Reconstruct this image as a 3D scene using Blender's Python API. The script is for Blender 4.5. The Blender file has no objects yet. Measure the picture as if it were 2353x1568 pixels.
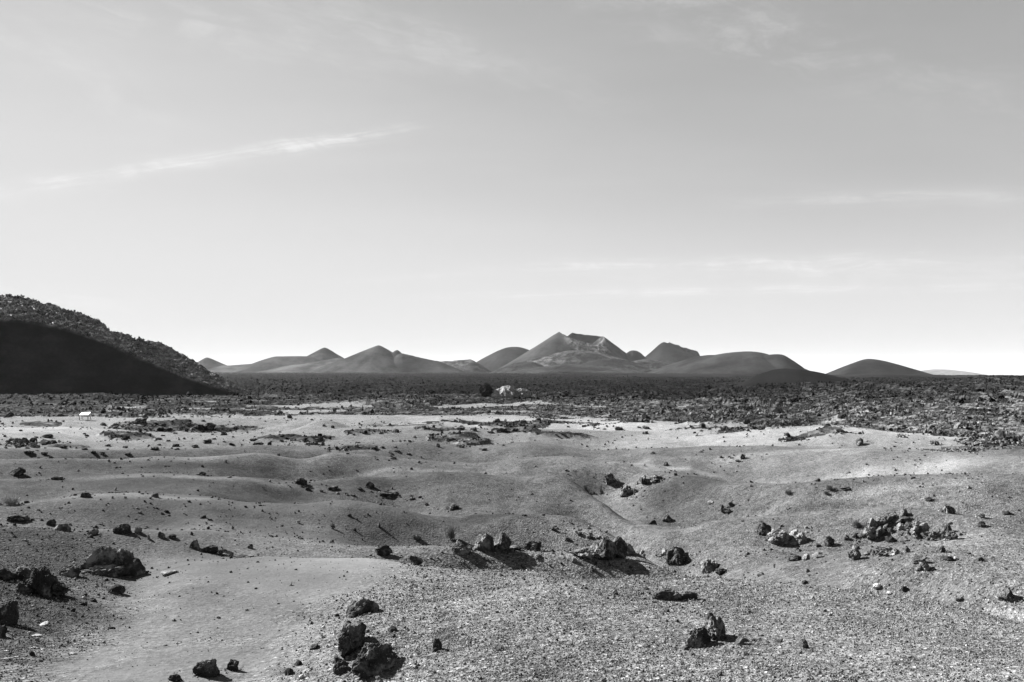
import bpy, bmesh, math, random
import numpy as np
from mathutils import Vector

random.seed(7)
RNG = np.random.default_rng(7)
SC = bpy.context.scene
COL = SC.collection
PI = math.pi

# ------------------------------------------------------------------ camera
EYE = 1.7
FD, CX, CY, HY = 1830.0, 1176.5, 784.0, 850.0      # focal length, centre and horizon row on a 2353 x 1568 picture
PITCH = math.atan((HY - CY) / FD)
cam_d = bpy.data.cameras.new('camera')
cam_d.sensor_width = 36.0
cam_d.lens = 36.0 * FD / 2353.0
cam_d.clip_start = 0.05
cam_d.clip_end = 30000.0
cam = bpy.data.objects.new('camera', cam_d)
cam.location = (0, 0, EYE)
cam.rotation_euler = (PI / 2 + PITCH, 0, 0)
COL.objects.link(cam)
SC.camera = cam

# ------------------------------------------------------------------ light and exposure
SUN_ELEV = math.radians(31.0)
SUN_AZ = math.radians(-57.0)            # from +Y, negative to the left
SUN_STRENGTH = 5.0
SKY_STRENGTH = 0.05
FILM_GAIN = 0.775
SC.view_settings.view_transform = 'Standard'
SC.view_settings.look = 'None'
SC.view_settings.gamma = 1.0
SC.view_settings.use_curve_mapping = False
SC.view_settings.exposure = 2.2
SC.cycles.use_denoising = True
SC.cycles.max_bounces = 4
SC.cycles.diffuse_bounces = 2
SC.cycles.volume_bounces = 0

sun_d = bpy.data.lights.new('sun', 'SUN')
sun_d.energy = SUN_STRENGTH
sun_d.angle = math.radians(0.53)
sun_d.color = (1.0, 1.0, 1.0)
sun = bpy.data.objects.new('sun', sun_d)
S = Vector((math.sin(SUN_AZ) * math.cos(SUN_ELEV), math.cos(SUN_AZ) * math.cos(SUN_ELEV), math.sin(SUN_ELEV)))
sun.rotation_euler = S.to_track_quat('Z', 'Y').to_euler()
sun.location = (-30, 20, 40)
COL.objects.link(sun)


class NT:
    """Small helper for building node trees."""
    def __init__(self, tree):
        self.t = tree
        self.n = tree.nodes
        self.l = tree.links

    def add(self, typ, **kw):
        nd = self.n.new(typ)
        for k, v in kw.items():
            setattr(nd, k, v)
        return nd

    def put(self, sock, val):
        if hasattr(val, 'is_output'):
            self.l.new(val, sock)
        elif val is not None:
            sock.default_value = val

    def math(self, op, a, b=None, c=None, clamp=False):
        nd = self.add('ShaderNodeMath', operation=op, use_clamp=clamp)
        self.put(nd.inputs[0], a)
        if b is not None:
            self.put(nd.inputs[1], b)
        if c is not None:
            self.put(nd.inputs[2], c)
        return nd.outputs[0]

    def vmath(self, op, a, b=None, out=0):
        nd = self.add('ShaderNodeVectorMath', operation=op)
        self.put(nd.inputs[0], a)
        if b is not None:
            self.put(nd.inputs[1], b)
        return nd.outputs[out]

    def noise(self, vec, scale, detail=4.0, rough=0.55, dist=0.0):
        nd = self.add('ShaderNodeTexNoise')
        self.put(nd.inputs['Vector'], vec)
        nd.inputs['Scale'].default_value = scale
        nd.inputs['Detail'].default_value = detail
        nd.inputs['Roughness'].default_value = rough
        nd.inputs['Distortion'].default_value = dist
        return nd.outputs['Fac']

    def voronoi(self, vec, scale, out='Distance', rand=1.0):
        nd = self.add('ShaderNodeTexVoronoi')
        self.put(nd.inputs['Vector'], vec)
        nd.inputs['Scale'].default_value = scale
        nd.inputs['Randomness'].default_value = rand
        return nd.outputs[out]

    def ramp(self, fac, stops):
        nd = self.add('ShaderNodeMapRange', interpolation_type='SMOOTHSTEP')
        self.put(nd.inputs[0], fac)
        for i, s in enumerate(stops):
            nd.inputs[1 + i].default_value = s
        return nd.outputs[0]

    def mapping(self, vec, scale=(1, 1, 1), rot=(0, 0, 0), loc=(0, 0, 0)):
        nd = self.add('ShaderNodeMapping')
        self.put(nd.inputs['Vector'], vec)
        nd.inputs['Scale'].default_value = scale
        nd.inputs['Rotation'].default_value = rot
        nd.inputs['Location'].default_value = loc
        return nd.outputs[0]

    def grey(self, v):
        nd = self.add('ShaderNodeCombineColor')
        for i in range(3):
            self.put(nd.inputs[i], v)
        return nd.outputs[0]


def ray_el(x, y):
    """azimuth (from +Y, right positive) and tangent of elevation of a picture point"""
    u, v = (x - CX) / FD, (CY - y) / FD
    X, Y, Z = u, math.cos(PITCH) - v * math.sin(PITCH), math.sin(PITCH) + v * math.cos(PITCH)
    return math.atan2(X, Y), Z / math.hypot(X, Y)


# world: Nishita sky taken as black and white, with thin cirrus
world = bpy.data.worlds.new('World')
SC.world = world
world.use_nodes = True
W = NT(world.node_tree)
W.n.clear()
sky = W.add('ShaderNodeTexSky', sky_type='NISHITA')
sky.sun_disc = False
sky.sun_elevation = SUN_ELEV
sky.sun_rotation = SUN_AZ
sky.altitude = 200
sky.air_density = 1.0
sky.dust_density = 0.02
sky.ozone_density = 1.0
rgb = W.add('ShaderNodeSeparateColor')               # black and white film behind an orange filter: mostly red and green
W.l.new(sky.outputs[0], rgb.inputs[0])
film = W.math('ADD', W.math('MULTIPLY', rgb.outputs[0], 0.5), W.math('MULTIPLY', rgb.outputs[1], 0.5))
film = W.math('MULTIPLY', W.math('POWER', film, 1.0), FILM_GAIN)
film = W.math('DIVIDE', film, W.math('POWER', W.math('ADD', 1.0, W.math('POWER', W.math('DIVIDE', film, 3.42), 5.0)), 0.20))   # film shoulder
tc = W.add('ShaderNodeTexCoord')
dirv = tc.outputs['Generated']
sep = W.add('ShaderNodeSeparateXYZ')
W.l.new(dirv, sep.inputs[0])
dx, dy, dz = sep.outputs
zc = W.math('MAXIMUM', dz, 0.015)
cl = W.add('ShaderNodeCombineXYZ')               # point on a flat cloud deck overhead
W.put(cl.inputs[0], W.math('DIVIDE', dx, W.math('ADD', zc, 0.06)))
W.put(cl.inputs[1], W.math('DIVIDE', dy, W.math('ADD', zc, 0.06)))
deck = cl.outputs[0]
# broad veils of cirrus
n1 = W.noise(W.mapping(deck, (0.30, 0.85, 1), (0, 0, math.radians(38)), (3.1, 1.7, 0)), 1.0, 6, 0.58, 0.5)
n2 = W.noise(W.mapping(deck, (0.10, 0.30, 1), (0, 0, math.radians(-12)), (0.4, 5.2, 0)), 1.0, 5, 0.5, 0.4)
high = W.ramp(dz, (0.10, 0.38, 0.25, 1.0))
veil = W.math('ADD', W.math('MULTIPLY', W.math('MULTIPLY', W.ramp(n1, (0.40, 0.78, 0.0, 1.0)), high), 0.17),
              W.math('MULTIPLY', W.ramp(n2, (0.45, 0.75, 0.0, 1.0)), 0.20))


def streak(pa, pb, width, amount, fade, seed):
    """a thin drawn-out cloud along the great circle through two sky directions"""
    def d3(p):
        a, t = ray_el(*p)
        v = Vector((math.sin(a), math.cos(a), t))
        return v.normalized()
    a, b = d3(pa), d3(pb)
    nrm = a.cross(b).normalized()
    tang = nrm.cross(a).normalized()
    L = math.atan2(b.dot(tang), b.dot(a))
    off = W.vmath('DOT_PRODUCT', dirv, tuple(nrm), out=1)
    t = W.math('DIVIDE', W.math('ARCTAN2', W.vmath('DOT_PRODUCT', dirv, tuple(tang), out=1),
                                W.vmath('DOT_PRODUCT', dirv, tuple(a), out=1)), L)
    wob = W.noise(W.mapping(dirv, (7, 7, 20), loc=(seed, 0, 0)), 1.0, 5, 0.6, 0.4)
    off = W.math('ADD', off, W.math('MULTIPLY', W.math('SUBTRACT', wob, 0.5), width * 2.2))
    fv = W.add('ShaderNodeCombineXYZ')                        # fibres run along the cloud
    W.put(fv.inputs[0], W.math('MULTIPLY', t, 9.0 * abs(L)))
    W.put(fv.inputs[1], W.math('DIVIDE', off, width * 0.55))
    fv.inputs[2].default_value = seed
    fine = W.noise(fv.outputs[0], 1.0, 6, 0.66, 0.7)
    wl = W.math('MULTIPLY', width, 1.0)
    g = W.math('DIVIDE', off, wl)
    g = W.math('POWER', 2.718, W.math('MULTIPLY', W.math('MULTIPLY', g, g), -1.0))
    ends = W.math('MULTIPLY', W.ramp(t, (-fade, fade * 0.8, 0.0, 1.0)), W.ramp(t, (1 + fade, 1 - fade * 1.5, 0.0, 1.0)))
    return W.math('MULTIPLY', W.math('MULTIPLY', g, ends), W.math('MULTIPLY', W.math('MULTIPLY', amount, W.ramp(fine, (0.30, 0.68, 0.1, 1.25))), W.ramp(W.noise(W.mapping(dirv, (11, 11, 34), loc=(seed * 2, 5, 0)), 1.0, 6, 0.68, 0.8), (0.36, 0.66, 0.12, 1.15))))


total = veil
for st in (((-120, 456), (900, 305), 0.0072, 1.1, 0.16, 1.0),
           ((-80, 460), (520, 372), 0.012, 0.28, 0.3, 4.0),
           ((860, 640), (1100, 628), 0.0040, 0.30, 0.3, 9.0),
           ((1080, 680), (2350, 655), 0.0050, 0.85, 0.25, 13.0),
           ((1250, 612), (2500, 596), 0.0080, 0.85, 0.25, 17.0),
           ((1750, 462), (2500, 448), 0.0085, 0.32, 0.3, 21.0),
           ((-60, 20), (430, 330), 0.030, 0.16, 0.35, 31.0),
           ((60, -40), (900, 170), 0.022, 0.22, 0.35, 35.0),
           ((500, -60), (1350, 230), 0.026, 0.20, 0.35, 39.0),
           ((1250, -80), (2300, 240), 0.030, 0.18, 0.35, 43.0),
           ((1500, 640), (2600, 622), 0.0140, 0.34, 0.3, 47.0),
           ((-150, 655), (300, 700), 0.0090, 0.6, 0.35, 25.0)):
    total = W.math('ADD', total, streak(*st))
total = W.math('MINIMUM', total, 1.0)
base = W.math('MULTIPLY', film, SKY_STRENGTH)
CLOUD = 0.185
lit = W.math('ADD', base, W.math('MULTIPLY', total, W.math('MAXIMUM', W.math('SUBTRACT', CLOUD, base), 0.0)))
bg = W.add('ShaderNodeBackground')
W.l.new(W.grey(W.math('DIVIDE', lit, SKY_STRENGTH)), bg.inputs['Color'])
bg.inputs['Strength'].default_value = SKY_STRENGTH
wo = W.add('ShaderNodeOutputWorld')
W.l.new(bg.outputs[0], wo.inputs['Surface'])


# ------------------------------------------------------------------ numpy noise
_P = np.random.default_rng(3).permutation(256).astype(np.int64)
_P = np.concatenate([_P, _P, _P])
_G = np.random.default_rng(4).normal(size=(256, 3))
_G /= np.linalg.norm(_G, axis=1)[:, None]


def perlin(x, y, z=None):
    if z is None:
        z = np.zeros_like(x) + 0.37
    xi, yi, zi = np.floor(x).astype(np.int64), np.floor(y).astype(np.int64), np.floor(z).astype(np.int64)
    xf, yf, zf = x - xi, y - yi, z - zi
    xi &= 255
    yi &= 255
    zi &= 255
    u, v, w = (t * t * t * (t * (t * 6 - 15) + 10) for t in (xf, yf, zf))
    out = 0
    for a in (0, 1):
        for b in (0, 1):
            for c in (0, 1):
                h = _P[_P[_P[xi + a] + yi + b] + zi + c] & 255
                g = _G[h]
                d = g[..., 0] * (xf - a) + g[..., 1] * (yf - b) + g[..., 2] * (zf - c)
                out = out + d * (u if a else 1 - u) * (v if b else 1 - v) * (w if c else 1 - w)
    return out * 1.5


def fbm(x, y, z=None, octaves=4, gain=0.5, lac=2.03, ridged=False):
    s, a, tot = 0, 1.0, 0.0
    for i in range(octaves):
        n = perlin(x + 17.3 * i, y - 9.1 * i, None if z is None else z + 5.7 * i)
        s = s + a * ((1 - 2 * np.abs(n)) if ridged else n)
        tot += a
        a *= gain
        x, y = x * lac, y * lac
        if z is not None:
            z = z * lac
    return s / tot


def sstep(a, b, x):
    t = np.clip((x - a) / (b - a), 0, 1)
    return t * t * (3 - 2 * t)


def pchip1(xk, yk, xq):
    h = np.diff(xk)
    d = np.diff(yk) / h
    m = np.zeros_like(yk)
    s = d[:-1] * d[1:]
    w1, w2 = 2 * h[1:] + h[:-1], h[1:] + 2 * h[:-1]
    ok = s > 0
    with np.errstate(divide='ignore', invalid='ignore'):
        hm = (w1 + w2) / (w1 / d[:-1] + w2 / d[1:])
    m[1:-1][ok] = hm[ok]
    m[0], m[-1] = d[0], d[-1]
    i = np.clip(np.searchsorted(xk, xq, 'right') - 1, 0, len(h) - 1)
    t = (xq - xk[i]) / h[i]
    t = np.clip(t, 0, 1)
    return (yk[i] * (1 + 2 * t) * (1 - t) ** 2 + m[i] * h[i] * t * (1 - t) ** 2
            + yk[i + 1] * t * t * (3 - 2 * t) + m[i + 1] * h[i] * t * t * (t - 1))


# ------------------------------------------------------------------ mesh helpers
def mesh_from(name, verts, faces, mat, smooth=False):
    me = bpy.data.meshes.new(name)
    faces = np.asarray(faces, dtype=np.int32)
    k = faces.shape[1]
    me.vertices.add(len(verts))
    me.vertices.foreach_set('co', np.asarray(verts, dtype=np.float32).ravel())
    me.loops.add(faces.size)
    me.loops.foreach_set('vertex_index', faces.ravel())
    me.polygons.add(len(faces))
    me.polygons.foreach_set('loop_start', np.arange(0, faces.size, k, dtype=np.int32))
    me.polygons.foreach_set('use_smooth', np.full(len(faces), smooth, dtype=bool))
    me.update(calc_edges=True)
    if mat:
        me.materials.append(mat)
    return me


def vattr(me, name, arr):
    a = me.attributes.new(name, 'FLOAT', 'POINT')
    a.data.foreach_set('value', np.asarray(arr, dtype=np.float32).ravel())


def link(name, me, parent=None, loc=(0, 0, 0)):
    o = bpy.data.objects.new(name, me)
    COL.objects.link(o)
    o.location = loc
    if parent:
        o.parent = parent
    return o


def tag(o, label=None, cat=None, group=None, kind=None):
    if label:
        o['label'] = label
    if cat:
        o['category'] = cat
    if group:
        o['group'] = group
    if kind:
        o['kind'] = kind
    return o


def grid_faces(nr, nc):
    i = np.arange(nr - 1)[:, None] * nc + np.arange(nc - 1)[None, :]
    return np.stack([i, i + 1, i + nc + 1, i + nc], -1).reshape(-1, 4)


# ------------------------------------------------------------------ materials (all greys: the photograph is black and white)
def new_mat(name):
    m = bpy.data.materials.new(name)
    m.use_nodes = True
    T = NT(m.node_tree)
    bs = m.node_tree.nodes['Principled BSDF']
    bs.inputs['Roughness'].default_value = 0.95
    bs.inputs['Specular IOR Level'].default_value = 0.02
    return m, T, bs


def attr(T, name):
    return T.add('ShaderNodeAttribute', attribute_name=name).outputs['Fac']


def bump(T, bs, height, dist, strength=1.0):
    b = T.add('ShaderNodeBump')
    b.inputs['Strength'].default_value = strength
    b.inputs['Distance'].default_value = dist
    T.put(b.inputs['Height'], height)
    T.l.new(b.outputs[0], bs.inputs['Normal'])


def mat_ash():
    m, T, bs = new_mat('ash_ground')
    pos = T.add('ShaderNodeNewGeometry').outputs['Position']
    tone, grain = attr(T, 'tone'), attr(T, 'grain')
    v1 = T.voronoi(pos, 62.0, 'Color')
    v2 = T.voronoi(pos, 21.0, 'Color')
    v3 = T.voronoi(pos, 6.5, 'Color')
    v4 = T.voronoi(pos, 1.9, 'Color')
    chans = []
    for v in (v1, v2, v3, v4):
        s = T.add('ShaderNodeSeparateColor')
        T.l.new(v, s.inputs[0])
        chans.append(s.outputs[0])
    big = T.noise(pos, 0.55, 6, 0.6)
    g = T.math('ADD', T.math('MULTIPLY', chans[0], 0.40), T.math('MULTIPLY', chans[1], 0.30))
    g = T.math('ADD', g, T.math('ADD', T.math('MULTIPLY', chans[2], 0.18), T.math('MULTIPLY', chans[3], 0.12)))
    g = T.math('SUBTRACT', g, 0.5)
    k = T.math('ADD', 1.0, T.math('MULTIPLY', g, T.math('MULTIPLY', grain, 2.2)))
    k = T.math('MULTIPLY', k, T.math('ADD', 0.72, T.math('MULTIPLY', big, 0.56)))
    # single pale and dark grains
    pale = T.math('GREATER_THAN', chans[0], 0.97)
    k = T.math('ADD', k, T.math('MULTIPLY', pale, T.math('MULTIPLY', grain, 1.2)))
    alb = T.math('MAXIMUM', T.math('MULTIPLY', tone, k), 0.015)
    T.l.new(T.grey(alb), bs.inputs['Base Color'])
    h = T.math('ADD', T.math('MULTIPLY', T.voronoi(pos, 62.0), 0.35), T.math('MULTIPLY', T.voronoi(pos, 21.0), 0.8))
    h = T.math('ADD', h, T.math('MULTIPLY', T.noise(pos, 9.0, 5, 0.65), 1.6))
    bump(T, bs, T.math('MULTIPLY', h, grain), 0.022, 0.9)
    return m


def mat_lava():
    m, T, bs = new_mat('lava_crust')
    pos = T.add('ShaderNodeNewGeometry').outputs['Position']
    n = T.noise(pos, 0.35, 8, 0.68)
    n2 = T.noise(pos, 0.03, 5, 0.6)
    v = T.voronoi(pos, 0.9, 'Color')
    s = T.add('ShaderNodeSeparateColor')
    T.l.new(v, s.inputs[0])
    a = T.math('ADD', 0.020, T.math('MULTIPLY', T.ramp(n, (0.44, 0.64, 0.0, 1.0)), 0.11))
    a = T.math('MULTIPLY', a, T.ramp(n2, (0.35, 0.65, 0.35, 1.0)))
    a = T.math('MULTIPLY', a, T.math('ADD', 0.55, s.outputs[0]))
    a = T.math('MULTIPLY', a, attr(T, 'tone'))
    T.l.new(T.grey(a), bs.inputs['Base Color'])
    bump(T, bs, T.noise(pos, 1.3, 8, 0.72), 0.55, 1.0)
    return m


def mat_hill(name, lo, hi, rough_scale, bump_d, rubble=True):
    m, T, bs = new_mat(name)
    pos = T.add('ShaderNodeNewGeometry').outputs['Position']
    tone = attr(T, 'tone')
    rk = attr(T, 'rocky')
    n = T.noise(pos, rough_scale, 8, 0.65)
    nf = T.noise(pos, rough_scale * 9, 4, 0.6)
    a = T.math('ADD', lo, T.math('MULTIPLY', T.ramp(n, (0.33, 0.67, 0.0, 1.0)), hi - lo))
    a = T.math('MULTIPLY', a, T.math('ADD', 0.6, T.math('MULTIPLY', nf, 0.8)))
    spk = T.ramp(T.noise(pos, rough_scale * 4, 8, 0.75), (0.42, 0.60, 0.2, 2.6))
    a = T.math('MULTIPLY', a, T.math('ADD', 1.0, T.math('MULTIPLY', rk, T.math('SUBTRACT', spk, 1.0))))
    T.l.new(T.grey(T.math('MULTIPLY', a, tone)), bs.inputs['Base Color'])
    bump(T, bs, T.math('MULTIPLY', T.noise(pos, rough_scale * 3, 8, 0.7), T.math('ADD', 0.12, rk)), bump_d, 1.0)
    return m


def mat_rock(name, dark, pale, amount, scale=6.0):
    """vesicular lava: dark body, pale lichen and dust where noise lets it sit"""
    m, T, bs = new_mat(name)
    obj = T.add('ShaderNodeTexCoord').outputs['Object']
    geo = T.add('ShaderNodeNewGeometry')
    rnd = T.add('ShaderNodeObjectInfo').outputs['Random']
    off = T.add('ShaderNodeCombineXYZ')
    T.put(off.inputs[0], T.math('MULTIPLY', rnd, 40.0))
    vec = T.vmath('ADD', geo.outputs['Position'], off.outputs[0])
    n = T.noise(vec, scale, 8, 0.7)
    n2 = T.noise(vec, scale * 5, 6, 0.7)
    lich = T.ramp(n, (0.60 - 0.22 * amount, 0.70 - 0.10 * amount, 0.0, 1.0))
    a = T.math('ADD', dark, T.math('MULTIPLY', lich, (pale - dark)))
    a = T.math('MULTIPLY', a, T.math('ADD', 0.5, n2))
    a = T.math('MULTIPLY', a, T.math('ADD', 0.75, T.math('MULTIPLY', rnd, 0.5)))
    T.l.new(T.grey(a), bs.inputs['Base Color'])
    h = T.math('SUBTRACT', T.noise(vec, scale * 4, 8, 0.75), T.math('MULTIPLY', T.ramp(T.voronoi(vec, scale * 9), (0.05, 0.35, 1.0, 0.0)), 0.25))
    bump(T, bs, h, 0.13 / scale, 1.0)
    return m


def mat_plain(name, v, rough=0.8):
    m, T, bs = new_mat(name)
    pos = T.add('ShaderNodeNewGeometry').outputs['Position']
    a = T.math('MULTIPLY', v, T.math('ADD', 0.85, T.math('MULTIPLY', T.noise(pos, 5.0, 5, 0.6), 0.3)))
    T.l.new(T.grey(a), bs.inputs['Base Color'])
    bs.inputs['Roughness'].default_value = rough
    return m


def mat_gravel():
    m, T, bs = new_mat('gravel_grain')
    r = T.add('ShaderNodeObjectInfo').outputs['Random']
    a = T.math('ADD', 0.028, T.math('MULTIPLY', T.math('POWER', r, 1.3), 0.155))
    a = T.math('ADD', a, T.math('MULTIPLY', T.math('GREATER_THAN', r, 0.975), 0.07))
    T.l.new(T.grey(a), bs.inputs['Base Color'])
    return m


M_ASH, M_LAVA = mat_ash(), mat_lava()
M_DARK = mat_rock('rock_dark', 0.030, 0.16, 0.6)
M_MID = mat_rock('rock_mid', 0.045, 0.20, 0.7)
M_PALE = mat_rock('rock_pale', 0.065, 0.21, 0.85)
M_LIGHT = mat_rock('rock_light', 0.09, 0.30, 1.0)
M_BLACK = mat_rock('rock_black', 0.008, 0.05, 0.4)
M_STONE = mat_rock('stone_pale', 0.24, 0.36, 1.0)
M_FAR = mat_rock('rubble_far', 0.004, 0.026, 0.6, 0.9)
M_CRUST = mat_rock('rubble_near', 0.018, 0.15, 0.75, 1.1)
M_GRAVEL = mat_gravel()
M_WHITE = mat_plain('white_board', 0.86, 0.6)
M_METAL = mat_plain('pale_metal', 0.5, 0.5)
M_TWIG = mat_plain('dry_twig', 0.11)
M_TWIGP = mat_plain('pale_twig', 0.30)

# ------------------------------------------------------------------ the ground: dune crests read along rays, hollows between
# each crest: (range in metres at knots, picture knots); z follows from the eye's height
CRESTS = [
    # foot of the view
    dict(r=[(0, 5.5), (600, 5.4), (850, 4.8), (1100, 4.5), (2353, 4.5)],
         k=[(0, 1568), (1176, 1568), (2353, 1568)], dip=[(0, 0.0), (2353, 0.0)]),
    dict(r=[(0, 9.9), (600, 10.3), (900, 9.9), (1150, 9.5), (1600, 8.5), (2000, 7.9), (2353, 6.7)],
         k=[(0, 1300), (150, 1308), (320, 1318), (430, 1292), (600, 1270), (860, 1258), (1040, 1270), (1150, 1266), (1250, 1262), (1350, 1284),
            (1450, 1304), (1600, 1326), (1850, 1345), (2000, 1362), (2150, 1388), (2353, 1432)],
         dip=[(0, 0.02), (850, 0.06), (1050, 0.24), (1200, 0.34), (1500, 0.46), (2000, 0.42), (2353, 0.34)]),
    dict(r=[(0, 12.5), (1000, 12.7), (1480, 13.0), (1750, 11.8), (2100, 11.2), (2353, 10.5)],
         k=[(0, 1212), (170, 1222), (300, 1212), (500, 1224), (700, 1240), (900, 1243), (1050, 1232), (1200, 1228), (1330, 1213), (1480, 1205),
            (1600, 1228), (1700, 1266), (1850, 1292), (2000, 1296), (2100, 1290), (2353, 1335)],
         dip=[(0, 0.18), (600, 0.22), (1100, 0.30), (1350, 0.38), (1600, 0.35), (1800, 0.02), (2353, 0.0)]),
    dict(r=[(0, 17.5), (1000, 18.0), (1350, 18.0), (1650, 13.9), (1800, 15.2), (2180, 16.4), (2353, 14.5)],
         k=[(0, 1165), (170, 1156), (330, 1137), (480, 1140), (560, 1154), (700, 1160), (800, 1150), (900, 1160), (1000, 1164), (1100, 1145),
            (1200, 1140), (1350, 1155), (1450, 1178), (1550, 1214), (1650, 1250), (1720, 1226), (1800, 1208), (1950, 1198), (2100, 1187), (2180, 1178),
            (2260, 1186), (2353, 1217)],
         dip=[(0, 0.30), (600, 0.35), (1000, 0.30), (1350, 0.55), (1550, 0.7), (1700, 0.35), (1900, 0.45), (2353, 0.6)]),
    dict(r=[(0, 26), (1000, 27), (1300, 27), (1500, 21), (1900, 21), (2353, 19)],
         k=[(0, 1100), (170, 1097), (300, 1096), (500, 1093), (620, 1085), (720, 1092), (820, 1088), (900, 1095), (1000, 1081), (1100, 1077), (1200, 1080),
            (1300, 1074), (1380, 1098), (1450, 1130), (1550, 1150), (1650, 1142), (1800, 1138), (1900, 1134), (2050, 1136), (2150, 1150), (2353, 1192)],
         dip=[(0, 0.45), (700, 0.55), (1200, 0.45), (1600, 0.62), (2353, 0.62)]),
    dict(r=[(0, 36), (1000, 37), (1400, 35), (1800, 27.5), (2353, 27)],
         k=[(0, 1060), (170, 1056), (450, 1052), (600, 1045), (690, 1060), (760, 1045), (900, 1051), (1000, 1060), (1100, 1066), (1200, 1047), (1300, 1050),
            (1380, 1062), (1450, 1066), (1550, 1075), (1650, 1094), (1750, 1104), (1850, 1098), (2000, 1092), (2200, 1095), (2353, 1104)],
         dip=[(0, 0.5), (800, 0.6), (1500, 0.8), (2353, 0.85)]),
    dict(r=[(0, 45), (1000, 50), (1500, 48), (2353, 40)],
         k=[(0, 1034), (200, 1036), (400, 1032), (600, 1026), (750, 1036), (900, 1021), (980, 1014), (1080, 1030), (1200, 1020), (1350, 1046), (1500, 1030),
            (1650, 1036), (1800, 1034), (2000, 1033), (2200, 1040), (2353, 1050)],
         dip=[(0, 0.5), (700, 0.7), (1500, 0.9), (2353, 0.8)]),
    dict(r=[(0, 74), (1000, 78), (1700, 74), (2353, 58)],
         k=[(0, 985), (130, 985), (250, 990), (400, 1000), (600, 1000), (800, 986), (980, 976), (1200, 986), (1400, 998), (1600, 990), (1750, 986),
            (1880, 985), (2000, 994), (2100, 1006), (2353, 1034)],
         dip=[(0, 0.6), (1200, 0.7), (2353, 0.6)]),
    dict(r=[(0, 108), (1200, 106), (2353, 100)],
         k=[(0, 960), (450, 962), (900, 958), (1300, 966), (1600, 966), (1900, 962), (2353, 968)],
         dip=[(0, 0.8), (2353, 0.8)]),
]
R_IN, R_OUT = 0.4, 15000.0
half = math.radians(36.0)
az_in = np.linspace(-half, half, 861)
side = half + (math.pi - half) * (np.linspace(0, 1, 46)[1:] ** 1.7)
AZ = np.concatenate([-side[::-1], az_in, side])
RR = np.concatenate([np.geomspace(R_IN, 3.4, 24)[:-1], np.geomspace(3.4, 100, 520)[:-1], np.geomspace(100, 1500, 330)[:-1], np.geomspace(1500, R_OUT, 70)])
NR, NA = len(RR), len(AZ)


def along(knots, x):
    kx, kv = zip(*knots)
    return np.interp(x, kx, kv)


def smooth1(v, n):
    k = np.hanning(2 * n + 3)[1:-1]
    k /= k.sum()
    return np.convolve(np.pad(v, n + (0), mode='edge'), k, 'valid')


xs_q = np.linspace(-40, 2393, 1200)
az_q = np.arctan((xs_q - CX) / FD)
crest_r, crest_z, dips = [], [], []
for c in CRESTS:
    yy = smooth1(along(c['k'], xs_q), 14)
    rr = smooth1(along(c['r'], xs_q), 40)
    tt = np.array([ray_el(x, y)[1] for x, y in zip(xs_q, yy)])
    zz = EYE + rr * tt
    dd = smooth1(along(c['dip'], xs_q), 40)

    def ext(v):
        e = np.interp(AZ, az_q, v)
        w = sstep(math.radians(50), math.pi, np.abs(AZ))
        return e * (1 - w) + v.mean() * w
    crest_r.append(ext(rr))
    crest_z.append(ext(zz))
    dips.append(ext(dd))

wobble = [0.75 + 1.1 * fbm(AZ * 5.5 + 11 * i, AZ * 0 + 3.1 * i, octaves=2) for i in range(len(CRESTS))]
wobble = [np.clip(w, 0.45, 1.4) for w in wobble]
wobble[1] = np.full(NA, 1.15)
Z = np.zeros((NR, NA))
lnR = np.log(RR)
for j in range(NA):
    kr, kz = [0.3], [0.0]
    n = len(CRESTS)
    for i in range(n):
        kr.append(crest_r[i][j])
        kz.append(crest_z[i][j])
        r2, z2 = (crest_r[i + 1][j], crest_z[i + 1][j]) if i + 1 < n else (190.0, EYE - 7.6)
        f = 0.58
        kr.append(crest_r[i][j] * (1 - f) + r2 * f)
        kz.append(crest_z[i][j] * (1 - f) + z2 * f - 2.3 * dips[i][j] * wobble[i][j])
    wr = float(sstep(math.radians(17), math.radians(24), AZ[j]) * (1 - sstep(math.radians(60), math.radians(120), AZ[j])))
    kr += [190.0, 420.0, 1000.0, 2500.0, 5000.0, 15500.0]
    kz += [EYE - 7.6, EYE - 8.3, EYE - 8.8 - 0.2 * wr, EYE - 9.2 - 7.0 * wr, EYE - 17.0 - 16.0 * wr, EYE - 52.0 - 48.0 * wr]
    Z[:, j] = pchip1(np.log(np.array(kr)), np.array(kz), lnR)

GX, GY = RR[:, None] * np.sin(AZ)[None, :], RR[:, None] * np.cos(AZ)[None, :]
GR = np.broadcast_to(RR[:, None], GX.shape)
# low swells and small hummocks
Z += sstep(5, 14, GR) * (0.10 * fbm(GX / 3.4, GY / 3.4, octaves=3) + 0.28 * sstep(12, 24, GR) * fbm(GX / 7.0 + 5, GY / 7.0, octaves=3)
                         + 0.45 * sstep(26, 60, GR) * fbm(GX / 13.0 + 2, GY / 13.0, octaves=2))
Z += 0.055 * fbm(GX / 1.7 + 3, GY / 1.7, octaves=4, gain=0.6) * sstep(9, 17, GR) * (1 - sstep(60, 90, GR))
Z += 0.020 * fbm(GX / 0.8, GY / 0.8, octaves=5, gain=0.55) * sstep(1.5, 4, GR)


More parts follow.
